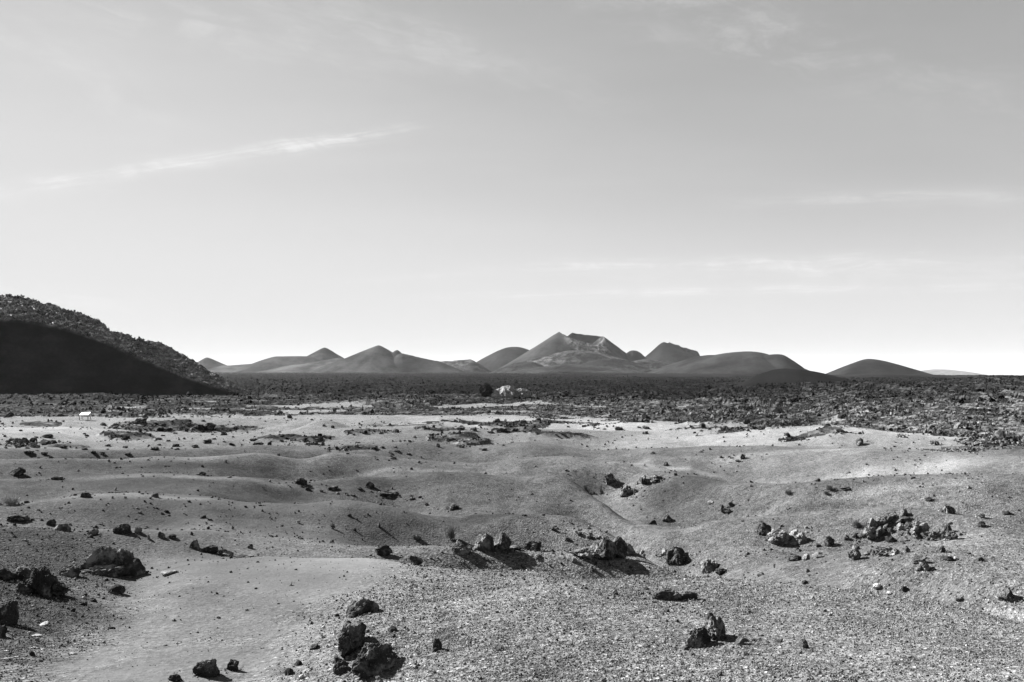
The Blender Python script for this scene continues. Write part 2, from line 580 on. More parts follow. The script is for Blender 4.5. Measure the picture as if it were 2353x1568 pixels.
def add_mound(x, y_top, r, wx, depth, y_base=None):
    """a low mound: crest at a picture point at range r, wx picture units half wide, depth metres half deep"""
    global Z
    a, t = ray_el(x, y_top)
    cxm, cym = r * math.sin(a), r * math.cos(a)
    jz = Z[np.searchsorted(RR, r), np.searchsorted(AZ, a)]
    H = EYE + r * t - jz
    lat = (GX - cxm) * math.cos(a) - (GY - cym) * math.sin(a)
    rad = (GX - cxm) * math.sin(a) + (GY - cym) * math.cos(a)
    d2 = (lat / (wx * r / FD)) ** 2 + (rad / depth) ** 2
    Z = Z + H * np.exp(-d2 * 1.3)


add_mound(2330, 868, 420, 190, 60)        # lava swell on the right
add_mound(1980, 884, 300, 260, 25)
add_mound(2300, 905, 210, 160, 14)
add_mound(1290, 1074, 26, 125, 8)          # lit dome with a shaded right flank, middle
add_mound(1180, 1140, 18.5, 110, 3)
add_mound(1480, 1204, 13, 120, 2.2)
add_mound(2100, 1186, 16, 150, 2.6)
add_mound(420, 1096, 26, 150, 4)
add_mound(420, 1137, 19, 130, 3)
add_mound(980, 1078, 28, 110, 4)
add_mound(745, 965, 88, 70, 4)            # rise of smooth ash at the lava edge


def col_hit(x, y, zf):
    """first ground point on the ray through a picture point: (x, y, z, range)"""
    a, t = ray_el(x, y)
    j = int(np.clip(np.searchsorted(AZ, a), 1, NA - 1))
    w = (a - AZ[j - 1]) / (AZ[j] - AZ[j - 1])
    zc_ = zf[:, j - 1] * (1 - w) + zf[:, j] * w
    above = zc_ - (EYE + RR * t)
    above[RR < 3] = -1
    k = int(np.argmax(above >= 0))
    if above[k] < 0:
        k = NR - 2
    f = above[k - 1] / (above[k - 1] - above[k] + 1e-9) if k > 0 and above[k - 1] < 0 else 0
    r = RR[k - 1] + (RR[k] - RR[k - 1]) * f
    z = EYE + r * t
    return r * math.sin(a), r * math.cos(a), z, r


def gully(pts, depth, wl, wr):
    """a V shaped runnel down a line of picture points, steep on its left side and open on its right"""
    global Z
    P = [col_hit(x, y, Z)[:2] for x, y in pts]
    best = np.full(GX.shape, 1e9)
    sd = np.zeros(GX.shape)
    tt = np.zeros(GX.shape)
    n = len(P) - 1
    for i in range(n):
        (ax, ay), (bx, by) = P[i], P[i + 1]
        ux, uy = bx - ax, by - ay
        L2 = ux * ux + uy * uy
        t = np.clip(((GX - ax) * ux + (GY - ay) * uy) / L2, 0, 1)
        ex, ey = GX - (ax + t * ux), GY - (ay + t * uy)
        d = np.hypot(ex, ey)
        side = np.sign(ux * ey - uy * ex)              # + on the left hand going down
        m = d < best
        best = np.where(m, d, best)
        sd = np.where(m, side, sd)
        tt = np.where(m, (i + t) / n, tt)
    m = best < 12
    best[m] += 0.12 * fbm(GX[m] / 1.5, GY[m] / 1.5, octaves=3)
    w = np.where(sd < 0, wl, wr)
    prof = np.exp(-(np.sqrt(np.maximum(best, 0) ** 2 + 0.09) - 0.3) / w)
    Z = Z - depth * prof * sstep(0.0, 0.2, tt) * sstep(1.0, 0.8, tt)


gully([(1340, 1072), (1400, 1096), (1450, 1124), (1500, 1152), (1560, 1183), (1620, 1212), (1690, 1246), (1770, 1283), (1860, 1316), (1990, 1350)], 1.0, 2.6, 3.0)
gully([(1010, 1150), (1080, 1178), (1160, 1205), (1250, 1228), (1340, 1262), (1430, 1290)], 0.45, 0.7, 1.5)
gully([(560, 1130), (700, 1128), (820, 1150), (960, 1175), (1060, 1190)], 0.3, 1.6, 2.0)

# lava front
FRONT = [(0, 970), (200, 964), (450, 962), (700, 960), (900, 960), (1050, 967), (1200, 977), (1400, 978), (1500, 986), (1600, 993), (1800, 993), (1950, 991),
         (2100, 1006), (2250, 1023), (2353, 1033)]
fx = np.linspace(0, 2353, 90)
fr = np.array([col_hit(x, y, Z)[3] for x, y in zip(fx, along(FRONT, fx))])
fr = smooth1(fr, 2)
rb = np.interp(AZ, np.arctan((fx - CX) / FD), fr)
w_ = sstep(math.radians(50), math.pi, np.abs(AZ))
rb = rb * (1 - w_) + 100 * w_
pn = fbm(GX / 22.0, GY / 9.0 + 3, octaves=4) * 0.9
inl = np.log(GR / rb[None, :])
lava = inl * 2.2 - 0.1 + (pn + 0.55 * fbm(GX / 7.0, GY / 4.0 + 8, octaves=3)) * (0.55 + 0.9 * np.exp(-np.abs(inl) * 1.2)) * sstep(45, 62, GR) - 3 * (1 - sstep(45, 62, GR))
for (lx, ly, lw, lh) in ((95, 1023, 110, 7), (370, 990, 130, 8), (640, 1013, 150, 4), (860, 993, 80, 5), (1055, 1021, 80, 6), (820, 1027, 70, 4), (1290, 1002, 90, 4),
                         (290, 1005, 60, 4), (60, 975, 120, 5), (540, 985, 70, 5), (1000, 985, 60, 4), (1180, 990, 70, 4), (1900, 1000, 120, 5), (2230, 1030, 110, 6)):
    r_l = col_hit(lx, ly, Z)[3]
    s_l = min(max(abs(math.log(col_hit(lx, ly - lh, Z)[3] / col_hit(lx, ly + lh, Z)[3])) * 0.5, 0.02), 0.09)
    e_l = np.exp(-(((np.broadcast_to(AZ[None, :], GX.shape) - math.atan((lx - CX) / FD)) / (lw / FD)) ** 2 + ((np.log(GR) - math.log(r_l)) / s_l) ** 2))
    m_l = e_l > 0.02
    lava[m_l] = np.maximum(lava[m_l], (e_l[m_l] - 0.42) * 1.6 + 0.9 * fbm(GX[m_l] / 2.6 + lx, GY[m_l] / 2.6, octaves=4) * e_l[m_l] - 0.02)
r_p = col_hit(194, 966, Z)[3]                                # a cleared spot where the white panel stands
lava = lava - 4.0 * np.exp(-(((np.broadcast_to(AZ[None, :], GX.shape) - math.atan((194 - CX) / FD)) / (26 / FD)) ** 2 + ((np.log(GR) - math.log(r_p)) / 0.10) ** 2))
LM = sstep(-0.05, 0.25, lava)
# inside the field a few ash pockets survive near its front
pocket = sstep(0.12, 0.30, fbm(GX / 34.0 + 40, GY / 12.0, octaves=4)) * (1 - sstep(0.15, 1.5, inl))
LM = LM * (1 - pocket)
amp = LM * np.clip(GR / 100.0, 0.35, 1.0) * (0.75 + 0.9 * sstep(0.1, 1.0, inl) + 1.2 * sstep(400, 1500, GR))
rough = fbm(GX / 5.5, GY / 5.5, octaves=6, gain=0.62, ridged=True) * 0.8 + 1.3 * fbm(GX / 26.0, GY / 26.0, octaves=3)
Z = Z + amp * (rough - 0.25)

# soil tone (albedo, some dune light and shade painted in) and how gravelly each spot is
TONE = 0.080 + 0.016 * fbm(GX / 6.0 + 9, GY / 6.0, octaves=4) * sstep(3, 15, GR) + 0.022 * fbm(GX / 1.1, GY / 1.1, octaves=4) * (1 - sstep(12, 25, GR))
GRAIN = np.full(GX.shape, 1.0)
lnG, AZG = np.log(GR), np.broadcast_to(AZ[None, :], GX.shape)


def patch(x, y, wx, hy, tone=0.0, grain=0.0):
    global TONE, GRAIN
    _, _, _, r = col_hit(x, y, Z)
    _, _, _, r2 = col_hit(x, y - hy, Z)
    _, _, _, r1 = col_hit(x, min(y + hy, 1640), Z)
    a = math.atan((x - CX) / FD)
    sa = wx / FD
    sr = max((math.log(r2) - math.log(r1)) * 0.5, 0.010)
    if hy < 9:
        sr = min(sr, 0.032)
    d2 = ((AZG - a) / sa) ** 2 + ((lnG - math.log(r)) / sr) ** 2
    m = d2 < 4.0
    nz = 0.75 + 0.9 * fbm(GX[m] / (r * 0.12), GY[m] / (r * 0.12), octaves=5, gain=0.6)
    g = sstep(0.12, 0.75, np.exp(-d2[m] * 0.9) * nz)
    TONE[m] += tone * g
    GRAIN[m] += grain * g


patch(520, 1160, 620, 140, -0.021, -0.15)
patch(1050, 1110, 300, 60, -0.016, 0.0)
patch(300, 1060, 400, 60, -0.016, 0.0)       # the left dunes are darker ash
patch(200, 1100, 330, 90, -0.010, 0.0)
patch(480, 1420, 330, 150, -0.010, -0.55)       # smooth trodden ash, lower left
patch(330, 1560, 330, 90, -0.002, -0.42)
patch(700, 1300, 220, 45, 0.004, -0.50)
patch(620, 1290, 330, 40, 0.002, -0.45)
patch(560, 1170, 420, 75, -0.0031, -0.45)
patch(60, 1310, 190, 140, -0.055, 0.25)        # dark cinder at the left edge
patch(40, 1480, 130, 90, -0.030, 0.25)
patch(60, 1150, 160, 50, -0.0093, 0.1)
patch(1490, 1070, 50, 4, 0.08, -0.5)
patch(1550, 1077, 55, 5, 0.09, -0.5)
patch(1610, 1087, 45, 4, 0.08, -0.5)          # pale streak
patch(1850, 990, 420, 14, 0.0620, -0.3)
patch(1300, 985, 330, 18, 0.0527, -0.3)
patch(120, 990, 160, 14, 0.0527, -0.3)
patch(2050, 1090, 400, 40, 0.0217, -0.1)
patch(1900, 1035, 500, 22, 0.0279, -0.1)
patch(1350, 1085, 150, 35, 0.0279, 0.0)
patch(1960, 1160, 300, 28, 0.0217, 0.0)
patch(2230, 1230, 140, 45, 0.0186, 0.0)
patch(1950, 1136, 280, 7, 0.050, -0.1)         # pale dune brows: part dust, part sunlit crest painted into the tone
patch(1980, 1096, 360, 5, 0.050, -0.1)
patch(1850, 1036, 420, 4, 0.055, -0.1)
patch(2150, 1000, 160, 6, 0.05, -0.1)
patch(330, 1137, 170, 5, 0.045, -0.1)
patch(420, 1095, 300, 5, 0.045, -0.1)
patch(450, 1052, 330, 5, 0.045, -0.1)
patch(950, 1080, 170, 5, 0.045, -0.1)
patch(1900, 1063, 380, 14, -0.020, 0.0)        # darker faces between them: part coarse ash, part slope shade painted into the tone
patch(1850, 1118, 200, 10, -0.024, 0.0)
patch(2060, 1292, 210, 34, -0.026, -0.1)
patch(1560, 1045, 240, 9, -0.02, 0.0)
patch(1590, 1110, 150, 20, -0.026, 0.0)  # shade of the gully's flank painted into the ground tone
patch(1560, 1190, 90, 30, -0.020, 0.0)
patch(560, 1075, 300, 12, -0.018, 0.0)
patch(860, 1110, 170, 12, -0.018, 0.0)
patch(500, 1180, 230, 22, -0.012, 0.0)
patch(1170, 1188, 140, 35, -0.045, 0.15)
patch(1330, 1225, 90, 16, 0.0372, 0.2)
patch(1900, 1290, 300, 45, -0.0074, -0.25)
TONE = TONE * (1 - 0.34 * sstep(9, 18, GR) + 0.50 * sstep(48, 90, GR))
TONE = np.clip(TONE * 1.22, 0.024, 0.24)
GRAIN = np.clip(GRAIN, 0.18, 1.4)

V = np.stack([GX, GY, Z], -1).reshape(-1, 3)
F = grid_faces(NR, NA)
fl = LM.reshape(-1)[F].mean(1) > 0.5


def sub_mesh(name, faces, mat, smooth, tone):
    used, inv = np.unique(faces.ravel(), return_inverse=True)
    me = mesh_from(name, V[used], inv.reshape(-1, 4), mat, smooth)
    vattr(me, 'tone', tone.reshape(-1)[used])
    vattr(me, 'grain', GRAIN.reshape(-1)[used])
    return me


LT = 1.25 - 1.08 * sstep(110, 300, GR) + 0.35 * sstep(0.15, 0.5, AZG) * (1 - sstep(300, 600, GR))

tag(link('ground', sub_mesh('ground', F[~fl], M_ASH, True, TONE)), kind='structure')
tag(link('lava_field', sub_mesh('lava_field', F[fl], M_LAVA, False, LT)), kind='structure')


def ground_z(x, y):
    r, a = math.hypot(x, y), math.atan2(x, y)
    j = int(np.clip(np.searchsorted(AZ, a), 1, NA - 1))
    i = int(np.clip(np.searchsorted(RR, r), 1, NR - 1))
    u, v = (a - AZ[j - 1]) / (AZ[j] - AZ[j - 1]), (r - RR[i - 1]) / (RR[i] - RR[i - 1])
    return ((Z[i - 1, j - 1] * (1 - v) + Z[i, j - 1] * v) * (1 - u) + (Z[i - 1, j] * (1 - v) + Z[i, j] * v) * u)


def ground_z_many(x, y):
    r, a = np.hypot(x, y), np.arctan2(x, y)
    j = np.clip(np.searchsorted(AZ, a), 1, NA - 1)
    i = np.clip(np.searchsorted(RR, r), 1, NR - 1)
    u, v = (a - AZ[j - 1]) / (AZ[j] - AZ[j - 1]), (r - RR[i - 1]) / (RR[i] - RR[i - 1])
    return (Z[i - 1, j - 1] * (1 - v) + Z[i, j - 1] * v) * (1 - u) + (Z[i - 1, j] * (1 - v) + Z[i, j] * v) * u, LM[i, j], GRAIN[i, j]


# ------------------------------------------------------------------ hills
M_NEARHILL = mat_hill('ash_slope', 0.016, 0.034, 0.12, 0.8)
M_CONE = mat_hill('cone_slope', 0.003, 0.022, 0.010, 9.0)

# the dark hill on the left: ash slope, a rubble crest above it, and a second spur behind
FOOT = [(0, 908), (200, 908), (400, 908), (520, 908), (570, 906), (640, 903)]
ASH_TOP = [(-200, 735), (0, 738), (60, 741), (130, 755), (190, 772), (240, 790), (330, 830), (380, 850), (430, 872), (500, 893), (560, 907), (640, 912)]
CRAG = [(-200, 660), (-60, 672), (0, 681), (40, 682), (80, 691), (130, 706), (180, 722), (215, 735), (260, 762), (300, 779), (345, 789), (365, 787), (395, 803), (440, 826), (480, 851),
        (530, 880), (575, 905), (640, 915)]
hx = np.linspace(-260, 660, 620)
haz = np.arctan((hx - CX) / FD)
NH = 190
yt, yc, yf = smooth1(along(ASH_TOP, hx), 8), along(CRAG, hx), along(FOOT, hx)
HV, HT, HK = np.zeros((NH, len(hx), 3)), np.zeros((NH, len(hx))), np.zeros((NH, len(hx)))
for j in range(len(hx)):
    a = haz[j]
    tf = ray_el(hx[j], yf[j])[1]
    tt = ray_el(hx[j], yt[j])[1]
    tcg = ray_el(hx[j], yc[j])[1]
    r0 = 262.0
    z0 = EYE + r0 * ray_el(hx[j], yf[j] + 14)[1]
    zf_ = EYE + r0 * tf
    s1, s2 = 0.82, 0.50
    r1 = max((EYE - zf_ + s1 * r0) / (s1 - tt), r0 + 0.5)          # where the sloping ash meets the line of its upper edge
    z1 = EYE + r1 * tt
    r2 = max((EYE - z1 + s2 * r1) / (s2 - tcg), r1 + 0.5)
    z2 = EYE + r2 * tcg
    rk = np.array([r0 - 14, r0, r1, r2, r2 + 60, r2 + 220])
    zk = np.array([z0 - 3, zf_, z1, z2, z2 - 16, z2 - 110])
    rq = np.concatenate([np.linspace(r0 - 14, r1, 60)[:-1], np.linspace(r1, r2, 90)[:-1], np.linspace(r2, r2 + 220, NH - 148)])
    HV[:, j, 0], HV[:, j, 1] = rq * math.sin(a), rq * math.cos(a)
    HV[:, j, 2] = np.interp(rq, rk, zk)
    HK[:, j] = sstep(r1 - 0.7, r1 + 0.9, rq)
edge = fbm(HV[..., 0] / 9.0, HV[..., 1] / 9.0, octaves=4)
HK = np.clip(HK + edge * 0.5 * (HK > 0.02) * (HK < 0.98), 0, 1)
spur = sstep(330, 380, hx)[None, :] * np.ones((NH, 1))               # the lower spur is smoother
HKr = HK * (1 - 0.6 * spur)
HV[..., 2] += HKr * (1.7 * fbm(HV[..., 0] / 3.4, HV[..., 1] / 3.4, octaves=5, gain=0.6, ridged=True) + 1.2 * fbm(HV[..., 0] / 14, HV[..., 1] / 14, octaves=3) - 0.4)
HV[..., 2] += (1 - HK) * 0.30 * fbm(HV[..., 0] / 18.0, HV[..., 1] / 18.0, octaves=4)
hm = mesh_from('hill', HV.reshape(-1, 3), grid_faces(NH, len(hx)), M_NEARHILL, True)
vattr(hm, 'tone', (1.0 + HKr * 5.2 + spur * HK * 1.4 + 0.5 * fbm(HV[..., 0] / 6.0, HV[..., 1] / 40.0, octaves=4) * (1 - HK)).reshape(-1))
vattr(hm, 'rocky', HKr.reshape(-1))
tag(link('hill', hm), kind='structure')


def cone_field(prims, x0, x1, r0, r1, nx, nr, rocky_fn=None, noise=1.0):
    """a volcano landscape on its own stretch of plain: the highest of several cones"""
    a = np.linspace(math.atan((x0 - CX) / FD), math.atan((x1 - CX) / FD), nx)
    r = np.linspace(r0, r1, nr)
    X, Y = r[:, None] * np.sin(a)[None, :], r[:, None] * np.cos(a)[None, :]
    H = np.full(X.shape, -140.0)
    K = np.zeros(X.shape)
    TN = np.ones(X.shape)
    for p in prims:
        pa, pt = ray_el(p['x'], p['y'])
        pr = p['r']
        px, py = pr * math.sin(pa), pr * math.cos(pa)
        lat = (X - px) * math.cos(pa) - (Y - py) * math.sin(pa)
        rad = (X - px) * math.sin(pa) + (Y - py) * math.cos(pa)
        m = pr / FD
        base = EYE + p.get('base', -12.0)
        top = EYE + pr * pt
        if 'x2' in p:                                      # a ridge: slide the foot point along it
            a2, t2 = ray_el(p['x2'], p['y2'])
            L2 = pr * (math.tan(a2 - pa))
            tpar = np.clip(lat / L2, 0, 1)
            lat = lat - tpar * L2
            top = top + tpar * pr * (t2 - pt)
        Ht = top - base
        wl, wr = p['wl'] * m, p['wr'] * m
        wv = p.get('wv', 0.5 * (wl + wr))
        wbl = sstep(-0.25, 0.25, lat / (0.5 * (wl + wr)))
        u = lat / (wl * (1 - wbl) + wr * wbl)
        # gullies and uneven flanks
        ang = np.arctan2(rad, lat)
        gul = fbm(np.cos(ang) * 5 + p['x'], np.sin(ang) * 5, octaves=4) * 0.025 * p.get('gully', 1.0)
        d = np.sqrt(u * u + (rad / wv) ** 2)
        d = d * (1 + gul * sstep(0.05, 0.5, d))
        e = p.get('eps', 0.1)
        q = 1 - (np.sqrt(d * d + e * e) - e) / (math.sqrt(1 + e * e) - e)
        q = np.where(q > 0, np.power(np.maximum(q, 0), p.get('pow', 1.12)), q * 0.7)
        h = base + Ht * q
        if 'crater' in p:
            cr = p['crater']
            cl_, cdp = lat - cr['dx'] * m, rad - cr.get('dy', 0) * m
            cd = np.sqrt((cl_ / (cr['w'] * m)) ** 2 + (cdp / (cr.get('wd', cr['w']) * m)) ** 2)
            th = np.arctan2(cdp, cl_)
            front = np.clip(-np.sin(th), 0, 1)
            bowl = top - cr['depth'] * m * (1 - np.clip(cd, 0, 1) ** 2)
            h = np.where(cd < 1, np.minimum(h, bowl), h)
            h = h - cr.get('breach', 0) * m * front ** 2 * np.exp(-((cd - 0.8) / 0.7) ** 2)
            K = np.maximum(K, sstep(1.1, 0.8, cd) * cr.get('rocky', 0.8))
        if p.get('rocky'):
            K = np.where(h > H, np.maximum(K, p['rocky'] * sstep(-0.05, 0.15, q)), K)
        if 'tone' in p:
            TN = np.where(h > H, p['tone'], TN)
        H = np.maximum(H, h)
        if 'carve' in p:                                   # a crater sunk into everything raised so far
            cv = p['carve']
            ca, ct = ray_el(cv['x'], cv['y'])
            qx, qy = cv['r'] * math.sin(ca), cv['r'] * math.cos(ca)
            m = cv['r'] / FD
            l2 = (X - qx) * math.cos(ca) - (Y - qy) * math.sin(ca)
            d2 = (X - qx) * math.sin(ca) + (Y - qy) * math.cos(ca)
            cd = np.sqrt((l2 / (cv['w'] * m)) ** 2 + (d2 / (cv['wd'] * m)) ** 2)
            cd = cd * (1 + 0.15 * fbm(X / 45.0, Y / 45.0, octaves=4))
            floor = EYE + cv['r'] * ct
            H = np.minimum(H, floor + np.maximum(cd - 0.35, 0) * cv['steep'] * m)
            K = np.maximum(K, sstep(1.25, 0.9, cd) * 0.9)
            TN = TN * (1 + 1.7 * sstep(1.15, 0.9, cd))  # brighter crater wall: sunlight on it is put into the tone
    H = H + noise * (1.7 * fbm(X / 110.0, Y / 110.0, octaves=4) + 0.9 * fbm(X / 30.0, Y / 30.0, octaves=4)) + K * noise * 4.5 * fbm(X / 26.0, Y / 26.0, octaves=5, gain=0.6, ridged=True)
    K = np.clip(K * (0.6 + 0.9 * fbm(X / 90.0, Y / 90.0, octaves=4)), 0, 1)
    TN = TN * (1 + 0.45 * fbm(X / 120.0, Y / 120.0, octaves=5)) * (1 + 0.5 * K)
    me = mesh_from('hill', np.stack([X, Y, H], -1).reshape(-1, 3), grid_faces(nr, nx), M_CONE, True)
    vattr(me, 'tone', TN.reshape(-1))
    vattr(me, 'rocky', K.reshape(-1))
    return tag(link('hill', me), kind='structure')


# far left cones
cone_field([dict(x=476, y=822, r=3300, wl=70, wr=90, eps=0.05, pow=1.3, tone=3.19),
            dict(x=530, y=840, x2=590, y2=835, r=3250, wl=90, wr=90, eps=0.3, tone=3.19)], 380, 700, 3050, 3560, 110, 70)
cone_field([dict(x=746, y=799, r=3050, wl=130, wr=120, eps=0.04, pow=1.35, tone=2.90),
            dict(x=640, y=819, x2=700, y2=819, r=3000, wl=110, wr=130, eps=0.2, tone=2.17),
            dict(x=610, y=829, r=2980, wl=75, wr=110, eps=0.3, tone=2.17),
            dict(x=690, y=838, x2=775, y2=823, r=2800, wl=110, wr=130, eps=0.2, pow=1.2, tone=3.33)], 500, 920, 2620, 3330, 170, 100)
cone_field([dict(x=870, y=794, r=2600, wl=170, wr=125, eps=0.03, pow=1.12, tone=2.46, wv=170),
            dict(x=912, y=805, r=2580, wl=90, wr=70, eps=0.05, pow=1.3, tone=1.45, rocky=0.35),
            dict(x=925, y=813, x2=1000, y2=829, r=2560, wl=80, wr=80, eps=0.12, tone=2.03),
            dict(x=1012, y=832, x2=1078, y2=827, r=2700, wl=70, wr=60, eps=0.15, tone=2.32, rocky=0.6)], 690, 1170, 2380, 2960, 210, 110)
# rounded cone left of the big volcano
cone_field([dict(x=1182, y=797, r=2950, wl=135, wr=135, eps=0.42, pow=1.2, tone=0.95)], 1030, 1340, 2720, 3190, 110, 70)
# the big cratered volcano and its lava apron
cone_field([dict(x=1296, y=758, r=2480, wl=170, wr=215, eps=0.03, pow=1.06, wv=215, tone=1.6),
            dict(x=1316, y=766, x2=1384, y2=774, r=2590, wl=120, wr=120, eps=0.03, pow=1.1, wv=120, tone=0.9, rocky=0.4),
            dict(x=1386, y=774, r=2520, wl=115, wr=110, eps=0.03, pow=1.15, wv=150, tone=1.0, rocky=0.4,
                 carve=dict(x=1350, y=801, r=2462, w=50, wd=70, steep=44)),
            dict(x=1455, y=806, r=2520, wl=60, wr=70, eps=0.3, tone=1.0),
            dict(x=1325, y=808, r=2350, wl=190, wr=200, eps=0.4, pow=1.0, wv=190, tone=2.1, rocky=0.8),
            dict(x=1210, y=833, r=2250, wl=90, wr=90, eps=0.5, tone=0.9, rocky=0.7),
            dict(x=1400, y=826, r=2230, wl=130, wr=130, eps=0.6, tone=1.05, rocky=0.6),
            dict(x=1490, y=828, r=2300, wl=120, wr=140, eps=0.6, tone=1.0, rocky=0.8),
            dict(x=1320, y=838, r=2150, wl=170, wr=170, eps=0.6, tone=1.1, rocky=0.4)], 1080, 1660, 1990, 2830, 330, 230)
# small cone with a craggy top
cone_field([dict(x=1526, y=786, r=2750, wl=95, wr=160, eps=0.03, pow=1.15, tone=0.95, wv=170),
            dict(x=1538, y=788, x2=1556, y2=793, r=2755, wl=60, wr=90, eps=0.03, tone=1.2, rocky=0.9),
            dict(x=1560, y=797, x2=1600, y2=807, r=2760, wl=70, wr=30, eps=0.08, tone=1.0, rocky=0.6)], 1410, 1730, 2520, 2990, 140, 80)
# broad dome, right
cone_field([dict(x=1718, y=808, r=1900, wl=235, wr=150, eps=0.55, pow=1.12, tone=1.25, wv=190),
            dict(x=1785, y=814, r=1860, wl=150, wr=74, eps=0.38, pow=1.0, tone=1.15),
            dict(x=1640, y=816, r=1930, wl=165, wr=140, eps=0.5, tone=1.25)], 1440, 1920, 1690, 2120, 200, 90, noise=0.7)
# low dark swells in front of it
cone_field([dict(x=1620, y=859, r=900, wl=330, wr=330, eps=0.7, pow=0.8, wv=90, tone=0.72),
            dict(x=2060, y=860, r=1000, wl=260, wr=260, eps=0.8, pow=0.8, wv=90, tone=1.0)], 1250, 2353, 780, 1120, 240, 40, noise=0.4)
cone_field([dict(x=1805, y=847, r=410, wl=135, wr=215, eps=0.45, pow=0.95, wv=42, tone=0.55)], 1600, 2080, 340, 480, 180, 70, noise=0.15)
# lone cone further right, and the last one, its haze fade partly painted into its tone
cone_field([dict(x=1998, y=825, r=1750, wl=95, wr=125, eps=0.18, pow=1.0, wv=110, tone=1.0)], 1860, 2190, 1600, 1900, 130, 60, noise=0.7)
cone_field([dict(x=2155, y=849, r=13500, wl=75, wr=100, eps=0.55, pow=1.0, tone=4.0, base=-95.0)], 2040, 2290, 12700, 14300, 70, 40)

# ------------------------------------------------------------------ rocks
_ICO = {}


def ico(level):
    if level not in _ICO:
        bm = bmesh.new()
        bmesh.ops.create_icosphere(bm, subdivisions=level, radius=1.0)
        v = np.array([p.co for p in bm.verts])
        f = np.array([[q.index for q in p.verts] for p in bm.faces])
        bm.free()
        _ICO[level] = (v, f)
    return _ICO[level]


def rock_verts(rng, level, dims, rough=0.22, cuts=7, sharp=0.0, flat=0.35):
    """one boulder: a ball planed off by random flats, broken up by noise; stands with its foot below zero"""
    v, f = ico(level)
    v = v.copy()
    for _ in range(cuts):
        n = rng.normal(size=3)
        n /= np.linalg.norm(n)
        d = rng.uniform(0.45, 0.85)
        t = v @ n - d
        v -= np.maximum(t, 0)[:, None] * n * 0.95
    o = rng.uniform(0, 90, 3)
    nn = v / (np.linalg.norm(v, axis=1)[:, None] + 1e-6)
    p = v * 1.5 + o
    d = fbm(p[:, 0], p[:, 1], p[:, 2], octaves=3, gain=0.55) * rough * 1.6
    p = v * 4.0 + o
    d += (fbm(p[:, 0], p[:, 1], p[:, 2], octaves=4, gain=0.6, ridged=True) - 0.35) * rough * 0.55
    if sharp:
        p = v * 2.3 - o
        d += np.maximum(fbm(p[:, 0], p[:, 1], p[:, 2], octaves=2, ridged=True) - 0.35, 0) * sharp
    v = v + nn * d[:, None]
    lo, hi = v.min(0), v.max(0)
    v = (v - (lo + hi) / 2) / (hi - lo)                       # unit box
    v[:, 2] += 0.5 - flat                                     # part of it is under ground
    return v * np.array(dims), f


ROCKS = []


def put_rock(x, y, w, h, mat, label, cat='rock', group=None, name='lava_rock', level=4, rough=0.22, cuts=7, sharp=0.0, depth=None, flat=0.34, lumps=None,
             seed=None, tilt=0.0, yaw=None, lean=None):
    """a rock whose foot shows at picture point (x, y) and that is w wide and h high there"""
    px, py, pz, r = col_hit(x, y, Z)
    m = math.hypot(px, py) / FD * (1 / math.cos(math.atan((x - CX) / FD)) if False else 1.0)
    W_, H_ = w * m, h * m / (1 - flat)
    D_ = depth * m if depth else W_ * 0.8
    rng = np.random.default_rng(seed if seed is not None else abs(int(x * 31 + y * 17)))
    vs, fs, n0 = [], [], 0
    for (lx, ly, lz, lw, ld, lh) in (lumps or [(0, 0, 0, 1, 1, 1)]):
        v, f = rock_verts(rng, level, (W_ * lw, D_ * ld, H_ * lh), rough, cuts, sharp, flat)
        ang = rng.uniform(-0.35, 0.35)
        c, s = math.cos(ang), math.sin(ang)
        v = v @ np.array([[c, s, 0], [-s, c, 0], [0, 0, 1.0]])
        v += np.array([lx * W_, ly * D_, lz * H_])
        vs.append(v)
        fs.append(f + n0)
        n0 += len(v)
    me = mesh_from(name, np.concatenate(vs), np.concatenate(fs), mat, False)
    a = math.atan2(px, py) + (lean or 0.0)
    cxr, cyr = px + math.sin(a) * D_ * 0.35, py + math.cos(a) * D_ * 0.35
    o = link(name, me, loc=(cxr, cyr, min(ground_z(cxr, cyr), pz + 0.25 * H_)))
    o.rotation_euler = (0, tilt, (-a if yaw is None else yaw))
    tag(o, label, cat, group)
    ROCKS.append(o)
    return o


B = 'boulder'
# foreground, lower middle
put_rock(812, 1417, 60, 40, M_MID, 'rounded grey boulder with a black right side, just above the touching black pair', B, level=5, rough=0.14, cuts=9, sharp=0.0, depth=95, seed=11, lean=0.55)
put_rock(784, 1512, 70, 62, M_DARK, 'pitted black boulder lying on the gravel, the higher of the touching pair at the front', B, level=5, rough=0.24, cuts=8, depth=165, sharp=0.15, seed=12, lean=0.42, flat=0.22)
put_rock(838, 1558, 84, 58, M_DARK, 'broad pitted black boulder, the lower of the touching pair at the front', B, level=5, rough=0.24, cuts=7, depth=165, sharp=0.15, seed=13, lean=0.50, flat=0.22)
put_rock(785, 1548, 40, 24, M_MID, 'small jagged grey rock at the left foot of the black boulder pair', seed=14)
put_rock(1006, 1494, 22, 26, M_DARK, 'small black upright stub of rock right of the black boulder pair', seed=15, cuts=4)
